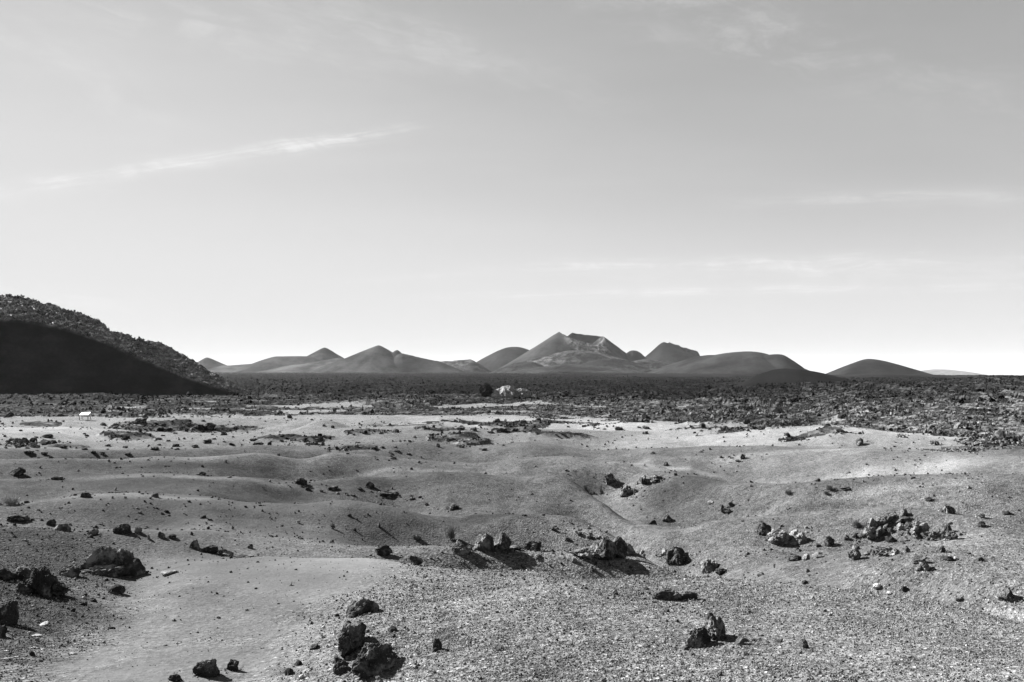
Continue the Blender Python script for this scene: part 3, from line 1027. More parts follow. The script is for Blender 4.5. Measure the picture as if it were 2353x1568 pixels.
# foreground, right
put_rock(1598, 1486, 50, 46, M_DARK, 'jagged double lava rock lying alone on the foreground gravel with a black shadow', B, level=5, rough=0.26, cuts=5, sharp=0.2, depth=120, lean=0.35,
         lumps=[(-0.1, -0.15, 0, 0.85, 0.8, 0.8), (0.25, 0.45, 0.05, 1.05, 0.7, 1.15)], seed=16)
put_rock(1546, 1381, 106, 24, M_MID, 'long low flat slab of lava lying on the foreground gravel', level=5, rough=0.25, cuts=5, depth=44,
         lumps=[(-0.12, 0, 0, 0.75, 1, 1), (0.28, 0.35, 0, 0.5, 0.6, 0.7)], seed=17)
put_rock(1556, 1298, 50, 30, M_DARK, 'dark wedge shaped rock right of the large split boulder, on the mound edge', seed=18, level=5, cuts=8)
put_rock(1629, 1316, 42, 24, M_PALE, 'pale knobbly rock at the right end of the row of rocks on the mound', seed=19, rough=0.3)
put_rock(1658, 1321, 26, 12, M_DARK, 'small dark rock touching the right of the pale knobbly rock', seed=20)
put_rock(1395, 1289, 94, 46, M_DARK, 'large split boulder with smooth grey facets and black hollows behind the foreground mound', B, level=5, rough=0.16, cuts=12, depth=80,
         lumps=[(-0.05, 0, 0, 0.62, 0.9, 1.0), (0.28, 0.3, 0, 0.42, 0.8, 0.85), (-0.3, 0.1, 0, 0.5, 0.7, 0.62)], seed=21)
put_rock(1440, 1276, 40, 24, M_DARK, 'dark rock tucked behind the right side of the large split boulder', seed=22)
put_rock(1338, 1284, 60, 18, M_MID, 'low crumbly rock at the left foot of the large split boulder', seed=23, rough=0.35)
# row on the crest of the mound
put_rock(1061, 1275, 48, 26, M_MID, 'squat grey rock at the left end of the row on the mound crest', B, seed=24, level=5)
put_rock(1131, 1269, 84, 38, M_MID, 'twin peaked boulder with white edges on the mound crest', B, level=5, rough=0.2, cuts=10, depth=60,
         lumps=[(-0.2, 0, 0, 0.62, 1, 1.0), (0.24, 0.1, 0, 0.56, 0.9, 0.98)], seed=25)
put_rock(1222, 1266, 46, 24, M_DARK, 'black rounded rock on the mound crest right of the twin peaked boulder', seed=26, level=5)
put_rock(1182, 1264, 34, 10, M_DARK, 'low dark rubble piece between the twin peaked boulder and the black rounded rock', seed=27)
put_rock(881, 1277, 40, 20, M_DARK, 'lone black rock on the left end of the mound, beside smooth pale ash', seed=28)
put_rock(956, 1299, 32, 22, M_DARK, 'dark slanted rock on the slope below the lone black rock', seed=29, rough=0.3)
# left foreground
put_rock(98, 1371, 86, 54, M_DARK, 'black pyramid shaped boulder on the dark gravel near the left edge', B, level=5, rough=0.26, cuts=9, sharp=0.15, depth=75, seed=30,
         lumps=[(0, 0, 0, 0.62, 0.9, 1.0), (-0.3, 0.1, 0, 0.5, 0.8, 0.55), (0.27, 0, 0, 0.5, 0.8, 0.5)])
put_rock(30, 1335, 66, 26, M_DARK, 'low black rock at the left edge, above the pyramid shaped boulder', level=5, rough=0.25, seed=31, lumps=[(-0.2, 0, 0, 0.6, 1, 1), (0.25, 0.2, 0, 0.55, 0.8, 0.8)])
put_rock(12, 1436, 46, 42, M_DARK, 'black rock cut by the left frame edge with a shadow reaching right', B, level=5, seed=32, rough=0.26)
put_rock(0, 1464, 26, 20, M_DARK, 'lowest black rock at the left frame edge', seed=33)
put_rock(160, 1325, 40, 20, M_DARK, 'small ragged dark rock between the pyramid boulder and the jagged outcrop', seed=34, rough=0.32)
put_rock(246, 1322, 122, 52, M_MID, 'large jagged outcrop with a black hollow and pale crumbly front', B, level=5, rough=0.3, cuts=6, sharp=0.35, depth=80,
         lumps=[(-0.1, 0.2, 0, 0.7, 0.9, 1.0), (0.2, 0.3, 0, 0.6, 0.8, 0.8), (-0.05, -0.3, 0, 0.8, 0.5, 0.4)], seed=35)
put_rock(303, 1323, 52, 34, M_DARK, 'smooth dark fin of rock at the right end of the jagged outcrop', seed=36, cuts=10, rough=0.12, level=5)
put_rock(268, 1366, 34, 18, M_DARK, 'small dark mound of rock with a long shadow below the jagged outcrop', seed=37, cuts=4, rough=0.12)
put_rock(474, 1556, 56, 34, M_DARK, 'dark dome shaped rock at the bottom edge of the smooth ash', B, seed=38, level=5, cuts=5)
put_rock(534, 1542, 28, 22, M_DARK, 'dark spiky rock right of the dark dome at the bottom edge', seed=39, sharp=0.3)
put_rock(402, 1567, 30, 12, M_DARK, 'half cut dark rock at the bottom frame edge', seed=40)
put_rock(388, 1322, 34, 8, M_PALE, 'flat pale stone chips on the ash right of the jagged outcrop', seed=41)
put_rock(280, 1227, 34, 18, M_DARK, 'tallest dark rock of a small pile above the jagged outcrop', seed=42)
put_rock(317, 1226, 16, 12, M_DARK, 'right hand dark rock of the small pile above the jagged outcrop', seed=43)
put_rock(216, 1229, 20, 10, M_DARK, 'round dark rock left of the small pile above the jagged outcrop', seed=44)
put_rock(118, 1208, 18, 12, M_DARK, 'dark rock on the cinder slope near the left edge, right of a flat clump', seed=45)
put_rock(40, 1200, 44, 12, M_DARK, 'flat dark clump of rock on the cinder slope at the left edge', seed=46, rough=0.35)
put_rock(146, 1221, 32, 15, M_MID, 'half pale rock with a short dark shadow left of the round dark rock', seed=47)
put_rock(371, 1236, 16, 12, M_DARK, 'round black rock at the middle of the left slope beside a flat black one', seed=48)
put_rock(395, 1238, 18, 8, M_DARK, 'flat black rock beside a round black one on the left slope', seed=49)
put_rock(448, 1262, 24, 18, M_DARK, 'upper dark rock of the slanting rubble line on the left', seed=50, rough=0.3)
put_rock(484, 1272, 34, 15, M_DARK, 'second rock of the slanting rubble line on the left', seed=51, rough=0.3)
put_rock(516, 1278, 38, 12, M_DARK, 'third and widest rock of the slanting rubble line on the left', seed=52, rough=0.3)
put_rock(560, 1282, 44, 6, M_DARK, 'thin last rock at the low end of the slanting rubble line', seed=53, rough=0.3)
put_rock(575, 1261, 12, 9, M_DARK, 'round black rock just above the thin end of the rubble line', seed=54)
put_rock(39, 1094, 30, 15, M_DARK, 'black rock on the dune near the left edge, above the pale bush', seed=55)
put_rock(130, 1103, 26, 7, M_DARK, 'flat dark rock on the dune brow right of the black rock', seed=56)
put_rock(197, 1143, 20, 10, M_MID, 'dark rock with a white foot where the left dunes meet', seed=57)
put_rock(356, 1143, 16, 8, M_DARK, 'dark rock alone on the second dune brow at the left', seed=58)
put_rock(462, 1093, 20, 8, M_DARK, 'small dark pair of lumps on the first dune brow at the left', seed=59)
put_rock(690, 1114, 28, 14, M_DARK, 'dark clustered rock at the upper end of the middle rubble line', seed=60, rough=0.35)
put_rock(851, 1122, 20, 13, M_DARK, 'larger black rock above the middle rubble line', seed=61)
put_rock(888, 1144, 32, 12, M_DARK, 'long dark rock with a flat shadow in the middle rubble line', seed=62)
put_rock(765, 1127, 24, 8, M_DARK, 'low black rock in the middle rubble line', seed=63)
put_rock(1040, 1172, 32, 12, M_DARK, 'dark ragged rock where the middle rubble line ends', seed=64, rough=0.3)
# right half, middle distance
put_rock(1496, 1113, 50, 15, M_MID, 'long pale topped rock with a black underside in the hollow', B, seed=65, lumps=[(0.15, 0, 0, 0.8, 1, 1), (-0.36, 0.1, 0, 0.4, 0.8, 0.9)], level=5, rough=0.32)
put_rock(1443, 1139, 40, 18, M_MID, 'knobbly grey rock on the dune edge left of the hollow', B, seed=66, rough=0.32, lumps=[(-0.15, 0, 0, 0.7, 1, 1), (0.28, -0.2, 0, 0.5, 0.8, 0.7)])
put_rock(1402, 1114, 30, 20, M_MID, 'slanting grey rock above the knobbly one on the dune edge', seed=67, rough=0.32)
put_rock(1531, 1071, 12, 9, M_DARK, 'small dark rock on top of the pale streak', seed=68)
put_rock(1672, 1178, 32, 18, M_MID, 'ring shaped crumbled rock on the pale dune right of the valley', seed=69, rough=0.4, lumps=[(-0.3, 0, 0, 0.5, 0.5, 0.7), (0.25, 0.3, 0, 0.6, 0.5, 1), (0.0, -0.5, 0, 0.6, 0.4, 0.5)])
put_rock(1497, 1206, 22, 11, M_DARK, 'dark rock on the brow of the middle mound', seed=70)
put_rock(1533, 1199, 26, 14, M_MID, 'grey rock pair on the brow right of a dark rock', seed=71)
put_rock(1716, 1276, 14, 6, M_DARK, 'small dark wedge low on the side of the middle mound', seed=72)
put_rock(1634, 1158, 16, 6, M_PALE, 'small pale rock on the lit dune above the dark valley', seed=73)
put_rock(1756, 1231, 30, 28, M_DARK, 'upright dark rock left of the long pale ledge', B, seed=74, level=5, cuts=9)
put_rock(1810, 1253, 84, 26, M_PALE, 'long pale crumbly ledge of rock', B, level=5, rough=0.34, cuts=4, depth=50, seed=75, lumps=[(-0.22, 0, 0, 0.6, 1, 0.9), (0.2, 0.1, 0, 0.62, 0.9, 1)])
put_rock(1906, 1256, 22, 19, M_DARK, 'dark block of rock between the pale ledge and the rock cluster', seed=76)
put_rock(1878, 1258, 14, 7, M_DARK, 'small dark rock left of the dark block', seed=77)
put_rock(1828, 1290, 30, 13, M_DARK, 'low dark rock below the pale ledge', seed=78)
put_rock(1852, 1288, 18, 14, M_PALE, 'pale rock touching the low dark one below the ledge', seed=79, rough=0.3)
put_rock(1884, 1282, 32, 10, M_PALE, 'low pale crumbly rock right of the pair below the ledge', seed=80, rough=0.35)
put_rock(1946, 1242, 14, 9, M_DARK, 'dark lump left of the rock cluster', seed=81)
put_rock(1965, 1238, 12, 8, M_DARK, 'second dark lump beside the left end of the rock cluster', seed=82)
# the big cluster on the right mound
put_rock(2079, 1189, 18, 15, M_DARK, 'dark block standing highest in the right rock cluster', seed=83, cuts=4)
put_rock(2040, 1190, 14, 9, M_DARK, 'small dark rock at the top left of the right rock cluster', seed=84)
put_rock(2053, 1194, 20, 8, M_MID, 'flat grey rock under the small dark one in the right cluster', seed=85)
put_rock(2086, 1207, 44, 12, M_DARK, 'low wide dark rock under the highest block of the right cluster', seed=86, rough=0.3)
put_rock(2002, 1222, 26, 25, M_PALE, 'upright pale topped rock at the upper left of the right cluster', B, seed=87, rough=0.3, level=5)
put_rock(2034, 1210, 36, 16, M_PALE, 'palest broad rock in the middle of the right cluster', seed=88, rough=0.32)
put_rock(2037, 1220, 14, 12, M_DARK, 'dark notch of rock below the palest broad rock', seed=89)
put_rock(2008, 1242, 44, 20, M_MID, 'big grey lumpy rock at the lower left of the right cluster', B, seed=90, rough=0.28, level=5, lumps=[(-0.2, 0, 0, 0.6, 1, 0.95), (0.2, 0, 0, 0.62, 1, 1)])
put_rock(1983, 1237, 11, 11, M_DARK, 'small dark rock leaning on the big grey lumpy one', seed=91)
put_rock(2047, 1247, 24, 12, M_DARK, 'dark wedge at the lower middle of the right cluster', seed=92)
put_rock(2048, 1226, 16, 8, M_MID, 'grey rock in the centre gap of the right cluster', seed=93)
put_rock(2072, 1219, 20, 11, M_PALE, 'pale rock beside the centre gap of the right cluster', seed=94, rough=0.3)
put_rock(2107, 1240, 48, 36, M_MID, 'largest rock of the right cluster with a black overhang', B, level=5, rough=0.34, cuts=4, sharp=0.2, depth=48, seed=95, flat=0.1)
put_rock(2077, 1245, 24, 10, M_PALE, 'low pale rock left of the black overhang', seed=96, rough=0.34)
put_rock(2147, 1243, 54, 18, M_PALE, 'long pale ledge right of the black overhang', level=5, rough=0.34, seed=97)
put_rock(2173, 1227, 24, 19, M_DARK, 'dark fin of rock above the right end of the pale ledge', seed=98, cuts=9)
put_rock(2188, 1241, 32, 18, M_MID, 'grey crumbled rock at the right end of the right cluster', seed=99, rough=0.34)
put_rock(2177, 1180, 30, 19, M_DARK, 'dark slanted rock on the skyline of the right mound', seed=100, rough=0.28)
put_rock(1963, 1288, 28, 23, M_PALE, 'pale boulder with a black right side below the right cluster', B, seed=101, level=5, rough=0.26)
put_rock(1999, 1276, 24, 11, M_PALE, 'low pale crumbly rock right of the pale boulder', seed=102, rough=0.34)
put_rock(1967, 1264, 16, 9, M_DARK, 'dark wedge above the pale boulder', seed=103)
put_rock(2033, 1280, 40, 20, M_PALE, 'heap of pale broken rock below the middle of the right cluster', seed=104, rough=0.42, level=5)
put_rock(2058, 1276, 26, 15, M_PALE, 'right part of the heap of pale broken rock', seed=105, rough=0.42)
put_rock(2087, 1270, 14, 11, M_DARK, 'small black rock right of the heap of pale broken rock', seed=106)
put_rock(2113, 1296, 30, 15, M_MID, 'grey slanting rock on the lower slope of the right mound', seed=107, rough=0.32)
put_rock(2125, 1313, 20, 17, M_MID, 'lumpy grey rock under the grey slanting one', seed=108, rough=0.32)
put_rock(2112, 1313, 12, 10, M_DARK, 'small black rock left of the lumpy grey one', seed=109)
put_rock(2162, 1270, 18, 13, M_MID, 'grey rock alone on the right mound below its crumbled end', seed=110)
put_rock(2177, 1289, 26, 9, M_DARK, 'low dark rock right of the grey slanting one', seed=111)
put_rock(2198, 1287, 11, 6, M_STONE, 'small white stone beside a low dark rock on the right mound', 'stone', name='stone', seed=112)
put_rock(2256, 1213, 16, 11, M_DARK, 'small dark rock on the bright flank of the right mound', seed=113)
put_rock(2252, 1191, 20, 10, M_MID, 'thin grey rock near the crest at the right edge', seed=114)
put_rock(2312, 1184, 14, 8, M_DARK, 'dark speck of rock on the dune behind the right mound', seed=115)
put_rock(2253, 1290, 15, 8, M_DARK, 'lone dark rock on the bright lower flank at the right', seed=116)
put_rock(2310, 1386, 30, 24, M_PALE, 'pale crumbled rock on the smooth hollow near the right edge', seed=117, rough=0.34)
put_rock(2205, 1384, 16, 8, M_MID, 'small grey rock on the smooth hollow left of the pale crumbled one', seed=118)
put_rock(2078, 1362, 16, 10, M_DARK, 'small dark rock on the edge of the gravel beside the white stone', seed=119)
put_rock(2016, 1356, 18, 9, M_STONE, 'white stone on the edge of the gravel', 'stone', name='stone', seed=120)
put_rock(2044, 1367, 12, 5, M_STONE, 'flat white chip right of the white stone on the gravel edge', 'stone', name='stone', seed=121)
put_rock(1850, 1343, 14, 8, M_DARK, 'small dark rock on the gravel mound, left of the white stone', seed=122)
put_rock(1748, 1324, 16, 8, M_DARK, 'small dark rock at the right end of the gravel brow', seed=123)
put_rock(1475, 1273, 8, 8, M_STONE, 'small upright white stone beside the large split boulder', 'stone', name='stone', seed=124)
put_rock(1528, 1276, 14, 7, M_STONE, 'white stone, largest of three near the dark wedge shaped rock', 'stone', name='stone', seed=125)
put_rock(1541, 1271, 7, 7, M_STONE, 'upright white stone at the right of three near the dark wedge rock', 'stone', name='stone', seed=126)
put_rock(1525, 1268, 9, 5, M_STONE, 'upper small white stone of three near the dark wedge rock', 'stone', name='stone', seed=127)
put_rock(1424, 1248, 9, 7, M_STONE, 'white stone on the slope above the large split boulder', 'stone', name='stone', seed=128)
put_rock(686, 1203, 8, 7, M_STONE, 'single white stone on the left slope', 'stone', name='stone', seed=129)
put_rock(193, 1377, 10, 6, M_STONE, 'white pebble at the left foot of the jagged outcrop', 'stone', name='stone', seed=130)
put_rock(692, 1560, 12, 8, M_STONE, 'white pebble on the ash at the bottom edge', 'stone', name='stone', seed=131)
# rocks standing in the lava field
put_rock(1117, 913, 31, 32, M_BLACK, 'black upright block with a pale cap standing in the lava field', B, level=5, cuts=3, rough=0.2, seed=140, flat=0.05, depth=30)
put_rock(1174, 914, 86, 28, M_LIGHT, 'long pale rock hump beside the black block in the lava field', B, level=5, rough=0.22, cuts=6, seed=141, lumps=[(-0.15, 0, 0, 0.75, 1, 1), (0.3, 0.1, 0, 0.5, 0.9, 0.75)])
put_rock(1205, 913, 30, 12, M_DARK, 'dark tapering tail of the pale rock hump in the lava field', level=5, seed=142)

# shared meshes for the smaller countable rocks
POOL = {}
for key, mt in (('d', M_DARK), ('m', M_MID), ('p', M_PALE), ('s', M_STONE)):
    POOL[key] = []
    for q in range(7):
        g_ = np.random.default_rng(500 + q + ord(key) * 13)
        v, f = rock_verts(g_, 3, (1, 0.85, 1), 0.42 if key != 's' else 0.14, 9, 0.35 if key != 's' else 0.0, 0.35)
        POOL[key].append(mesh_from('lava_rock' if key != 's' else 'stone', v, f, mt, False))


ORD = ('first second third fourth fifth sixth seventh eighth ninth tenth eleventh twelfth thirteenth fourteenth fifteenth sixteenth seventeenth eighteenth '
       'nineteenth twentieth twenty-first twenty-second twenty-third twenty-fourth twenty-fifth twenty-sixth').split()


def scatter(x, y, sx, sy, n, wmin, wmax, mats, place, group, seed, cat='rock', name='lava_rock', hr=(0.3, 0.5), slope=0.0):
    """n single rocks spread over an area of ground, each described by its look and its turn along the row"""
    g_ = np.random.default_rng(seed)
    spots = []
    for _ in range(n):
        u, v_ = np.clip(g_.normal(size=2), -1.8, 1.8)
        qx, qy = x + u * sx, y + v_ * sy + slope * u * sx
        spots.append((float(np.clip(qx, 8, 2345)), qy))
    spots.sort()
    for i, (qx, qy) in enumerate(spots):
        px, py, pz, r = col_hit(qx, qy, Z)
        size = g_.random() ** 2.2
        w = (wmin + (wmax - wmin) * size) * r / FD
        kind = mats[g_.integers(len(mats))]
        tall = g_.uniform(*hr)
        o = link(name, POOL[kind][g_.integers(7)], loc=(px, py, ground_z(px, py)))
        o.scale = (w, w * g_.uniform(0.7, 1.2), w * tall * 1.3)
        o.rotation_euler = (g_.uniform(-.2, .2), g_.uniform(-.2, .2), g_.uniform(0, 6.28))
        look = {'d': 'dark', 'm': 'grey', 'p': 'pale', 's': 'whitish'}[kind]
        sz = 'tiny' if size < 0.15 else 'small' if size < 0.55 else 'larger'
        shape = 'flat ' if tall < hr[0] * 0.6 + hr[1] * 0.4 else ''
        tag(o, '%s %s%s %s, %s from the left %s' % (sz, shape, look, cat, ORD[i], place), cat, group)


scatter(1330, 1222, 70, 12, 26, 5, 20, 'dmpd', 'in the hollow behind the mound crest', 'rubble in the hollow behind the mound crest', 1, slope=0.12)
scatter(1500, 1285, 60, 10, 14, 4, 14, 'dm', 'among broken rocks by the split boulder', 'broken rocks beside the split boulder', 2)
scatter(2075, 1228, 60, 14, 22, 4, 13, 'dmpp', 'among pieces within the right rock cluster', 'small pieces in the right rock cluster', 3)
scatter(2050, 1275, 60, 9, 12, 4, 10, 'ppm', 'on the slope just below the right cluster', 'fragments below the right rock cluster', 4)
scatter(950, 1150, 75, 6, 18, 6, 20, 'dm', 'in the lower middle rubble line', 'rocks of the middle rubble line', 5, slope=0.20)
scatter(740, 1122, 55, 6, 10, 6, 16, 'dm', 'in the upper middle rubble line', 'rocks of the middle rubble line', 6, slope=0.1)
scatter(900, 1040, 80, 12, 16, 7, 22, 'd', 'on the rise left of the central dunes', 'rocks on the ash rise', 7)
scatter(600, 1012, 130, 7, 18, 9, 26, 'd', 'in the row along the left dune crest', 'rocks of the row along the left dune crest', 8)
scatter(300, 1032, 130, 7, 14, 8, 24, 'd', 'on the pale dune top at left', 'rocks on the left dune top', 9)
scatter(90, 1022, 65, 9, 14, 10, 30, 'dm', 'in the patch below the white panel', 'lava pieces of the patch below the white panel', 10)
scatter(400, 985, 90, 9, 18, 10, 30, 'd', 'in the rubble right of the white panel', 'lava pieces right of the white panel', 11)
scatter(1060, 1020, 60, 8, 14, 8, 26, 'dm', 'at the left end of the central dunes', 'rocks at the left end of the central dunes', 12, slope=0.15)
scatter(1250, 985, 130, 8, 22, 8, 28, 'd', 'on bright ash before the lava edge', 'rocks on bright ash before the lava edge', 13)
scatter(1680, 1050, 45, 6, 10, 4, 14, 'dm', 'in the group on the shaded dune face', 'loose group on the shaded dune face', 14)
scatter(2200, 1010, 90, 10, 18, 10, 26, 'dmp', 'on the right ash edge before the lava', 'rocks on the ash edge at the right', 15, slope=0.12)
scatter(330, 1190, 170, 25, 14, 4, 10, 'd', 'dotted over the left dunes', 'small stones on the left dunes', 16, cat='stone', name='stone')
scatter(1150, 1150, 120, 30, 16, 4, 11, 'dm', 'dotted over the middle slope', 'small stones on the middle slope', 17, cat='stone', name='stone')
scatter(500, 1420, 130, 60, 12, 5, 11, 'd', 'on the smooth left foreground ash', 'small stones on the smooth foreground ash', 18, cat='stone', name='stone')
scatter(60, 1480, 60, 30, 12, 8, 22, 's', 'on the lower left corner gravel', 'flat pale stones in the lower left corner', 19, cat='stone', name='stone', hr=(0.15, 0.3))
scatter(60, 1240, 60, 25, 10, 5, 12, 'spd', 'on the dark cinder at left edge', 'little stones on the left cinder', 20, cat='stone', name='stone')
scatter(1800, 1420, 300, 70, 12, 4, 8, 'd', 'on the foreground gravel mound', 'dark pebbles on the foreground gravel', 21, cat='stone', name='stone')

# ------------------------------------------------------------------ dry shrubs
def shrub(x, y, w, h, mat, label, seed, stems=26):
    g_ = np.random.default_rng(seed)
    px, py, pz, r = col_hit(x, y, Z)
    m = r / FD
    R_, H_ = w * m * 0.5, h * m
    root = link('dry_shrub', None, loc=(px, py, ground_z(px, py)))
    tag(root, label, 'shrub', 'dry shrubs on the dunes')
    for part, cnt, rad in (('stem', stems, 0.011), ('twig', stems * 7, 0.006)):
        vs, fs, n0 = [], [], 0
        for _ in range(cnt):
            th, up = g_.uniform(0, 2 * PI), g_.uniform(0.15, 1.0)
            d = np.array([math.cos(th) * (1.1 - up * 0.6), math.sin(th) * (1.1 - up * 0.6), up])
            tip = d * np.array([R_, R_, H_]) * g_.uniform(0.75, 1.05)
            st = np.zeros(3) if part == 'stem' else tip * g_.uniform(0.3, 0.75)
            if part == 'twig':
                tip = st + (g_.normal(size=3) * 0.28 + np.array([0, 0, 0.15])) * np.array([R_, R_, H_])
                tip[2] = max(tip[2], 0.02)
            mid = (st + tip) / 2 + g_.normal(size=3) * R_ * 0.06
            k = rad * (0.6 + R_ * 1.3)
            for (p, q, ra, rb_) in ((st, mid, k, k * 0.8), (mid, tip, k * 0.8, k * 0.35)):
                ax = q - p
                s1 = np.cross(ax, [0.3, 0.5, 0.8])
                s1 /= np.linalg.norm(s1) + 1e-9
                s2 = np.cross(ax, s1)
                s2 /= np.linalg.norm(s2) + 1e-9
                for (c, rr_) in ((p, ra), (q, rb_)):
                    for t in range(3):
                        vs.append(c + rr_ * (math.cos(t * 2.094) * s1 + math.sin(t * 2.094) * s2))
                for t in range(3):
                    u = (t + 1) % 3
                    fs.append((n0 + t, n0 + u, n0 + 3 + u, n0 + 3 + t))
                n0 += 6
        link('stems' if False else ('stem' if part == 'stem' else 'foliage'), mesh_from('shrub_' + part, np.array(vs), np.array(fs), mat), root)
    return root


shrub(26, 1160, 44, 20, M_TWIGP, 'pale dry cushion bush on the dune at the left edge', 1)
shrub(1036, 1240, 30, 34, M_TWIG, 'dry upright shrub behind the squat grey rock on the mound crest', 2)
shrub(1967, 1212, 22, 17, M_TWIG, 'dry round shrub left of the right rock cluster', 3)
shrub(1811, 1136, 18, 12, M_TWIG, 'dry shrub at the left foot of the far right dune brow', 4)
shrub(1905, 1126, 20, 14, M_TWIG, 'dry shrub on the shaded dune face, upper of two near a flat rock', 5)
shrub(1898, 1136, 14, 7, M_TWIG, 'low dry shrub just below another on the shaded dune face', 6)
shrub(2131, 1150, 24, 12, M_TWIGP, 'pale dry bush on the dune above the right mound', 7)
shrub(1414, 1268, 26, 22, M_TWIG, 'dry shrub growing behind the large split boulder', 8)
shrub(765, 1216, 14, 14, M_TWIG, 'small dry shrub alone on the middle left slope', 9)
shrub(958, 1240, 30, 12, M_TWIG, 'sparse dry shrub on the slope left of the squat grey rock', 10)
shrub(2162, 1266, 20, 12, M_TWIG, 'small twiggy shrub on the right mound below the crumbled rock', 11)
put_rock(1942, 1128, 26, 6, M_DARK, 'flat black rock on the shaded dune face right of two dry shrubs', seed=150)

# ------------------------------------------------------------------ white panel on legs at the lava edge
px, py, pz, r = col_hit(192, 965, Z)
mm = r / FD
tb = link('white_panel', None, loc=(px, py, pz))
tag(tb, 'white sloping panel on thin metal legs at the edge of the lava, far left', 'panel')
aw = -math.atan2(px, py)
tb.rotation_euler = (0, 0, aw)
W2, D2 = 16 * mm, 22 * mm
zt0, zt1 = 9.5 * mm, 13.5 * mm


def box(x0, x1, y0, y1, z0, z1, shear=0.0):
    v = []
    for z in (z0, z1):
        for (a_, b_) in ((x0, y0), (x1, y0), (x1, y1), (x0, y1)):
            v.append((a_, b_, z))
    return np.array(v), np.array([(0, 3, 2, 1), (4, 5, 6, 7), (0, 1, 5, 4), (1, 2, 6, 5), (2, 3, 7, 6), (3, 0, 4, 7)])


v, f = box(-0.5, 0.5, 0, 1, 0, 1)
sv = v.copy()
sv[:, 0] = v[:, 0] * W2 + v[:, 1] * 5.0 * mm
sv[:, 1] = (v[:, 1] - 0.5) * D2
sv[:, 2] = zt0 + (zt1 - zt0) * v[:, 1] - 0.07 + 0.07 * v[:, 2] * 2
link('panel_top', mesh_from('panel_top', sv, f, M_WHITE), tb)
for (lx, ly) in ((-0.47, 0.05), (0.47, 0.05), (-0.47, 0.95), (0.47, 0.95)):
    cx_, cy_ = lx * W2 + ly * 5.0 * mm, (ly - 0.5) * D2
    zt = zt0 + (zt1 - zt0) * ly - 0.071
    wx, wy = px + math.cos(aw) * cx_ - math.sin(aw) * cy_, py + math.sin(aw) * cx_ + math.cos(aw) * cy_
    zb = min(ground_z(wx, wy) - pz - 0.1, zt - 0.3)
    v, f = box(cx_ - 0.06, cx_ + 0.06, cy_ - 0.06, cy_ + 0.06, zb, zt)
    link('leg', mesh_from('leg', v, f, M_METAL), tb)

# ------------------------------------------------------------------ what nobody could count: gravel, loose stones, lava rubble
def gn_scatter(name, pts, scales, mat, level, nscale, amount, variants=5, seed=0):
    me = bpy.data.meshes.new(name)
    n = len(pts)
    me.vertices.add(n)
    me.vertices.foreach_set('co', np.asarray(pts, np.float32).ravel())
    g_ = np.random.default_rng(seed)
    for nm, arr in (('sc', scales), ('rot', g_.uniform(0, 6.283, (n, 3)))):
        a = me.attributes.new(nm, 'FLOAT_VECTOR', 'POINT')
        a.data.foreach_set('vector', np.asarray(arr, np.float32).ravel())
    a = me.attributes.new('vi', 'INT', 'POINT')
    a.data.foreach_set('value', g_.integers(0, variants, n).astype(np.int32))
    me.materials.append(mat)
    o = link(name, me)
    o['kind'] = 'stuff'
    ng = bpy.data.node_groups.new(name + '_nodes', 'GeometryNodeTree')
    ng.interface.new_socket('Geometry', in_out='INPUT', socket_type='NodeSocketGeometry')
    ng.interface.new_socket('Geometry', in_out='OUTPUT', socket_type='NodeSocketGeometry')
    N, L = ng.nodes, ng.links
    gi, go = N.new('NodeGroupInput'), N.new('NodeGroupOutput')
    toi = N.new('GeometryNodeGeometryToInstance')
    for q in range(variants):
        ic = N.new('GeometryNodeMeshIcoSphere')
        ic.inputs['Radius'].default_value = 0.5
        ic.inputs['Subdivisions'].default_value = level
        sp = N.new('GeometryNodeSetPosition')
        tn = N.new('ShaderNodeTexNoise')
        tn.inputs['Scale'].default_value = nscale
        tn.inputs['Detail'].default_value = 3.0
        po = N.new('GeometryNodeInputPosition')
        va = N.new('ShaderNodeVectorMath')
        va.operation = 'ADD'
        va.inputs[1].default_value = (q * 7.3 + seed, q * 3.1, q * 11.7)
        L.new(po.outputs[0], va.inputs[0])
        L.new(va.outputs[0], tn.inputs['Vector'])
        vs = N.new('ShaderNodeVectorMath')
        vs.operation = 'SUBTRACT'
        vs.inputs[1].default_value = (0.5, 0.5, 0.5)
        L.new(tn.outputs['Color'], vs.inputs[0])
        vm = N.new('ShaderNodeVectorMath')
        vm.operation = 'SCALE'
        vm.inputs['Scale'].default_value = amount
        L.new(vs.outputs[0], vm.inputs[0])
        L.new(ic.outputs['Mesh'], sp.inputs['Geometry'])
        L.new(vm.outputs[0], sp.inputs['Offset'])
        sm = N.new('GeometryNodeSetMaterial')
        sm.inputs['Material'].default_value = mat
        ss = N.new('GeometryNodeSetShadeSmooth')
        ss.inputs['Shade Smooth'].default_value = False
        L.new(sp.outputs[0], ss.inputs[0])
        L.new(ss.outputs[0], sm.inputs[0])
        L.new(sm.outputs[0], toi.inputs[0])
    iop = N.new('GeometryNodeInstanceOnPoints')
    L.new(gi.outputs[0], iop.inputs['Points'])
    L.new(toi.outputs[0], iop.inputs['Instance'])
    iop.inputs['Pick Instance'].default_value = True
    for nm, sock, typ in (('sc', 'Scale', 'FLOAT_VECTOR'), ('rot', 'Rotation', 'FLOAT_VECTOR'), ('vi', 'Instance Index', 'INT')):
        na = N.new('GeometryNodeInputNamedAttribute')
        na.data_type = typ
        na.inputs['Name'].default_value = nm
        L.new(na.outputs['Attribute'], iop.inputs[sock])
    L.new(iop.outputs[0], go.inputs[0])
    md = o.modifiers.new('scatter', 'NODES')
    md.node_group = ng
    return o


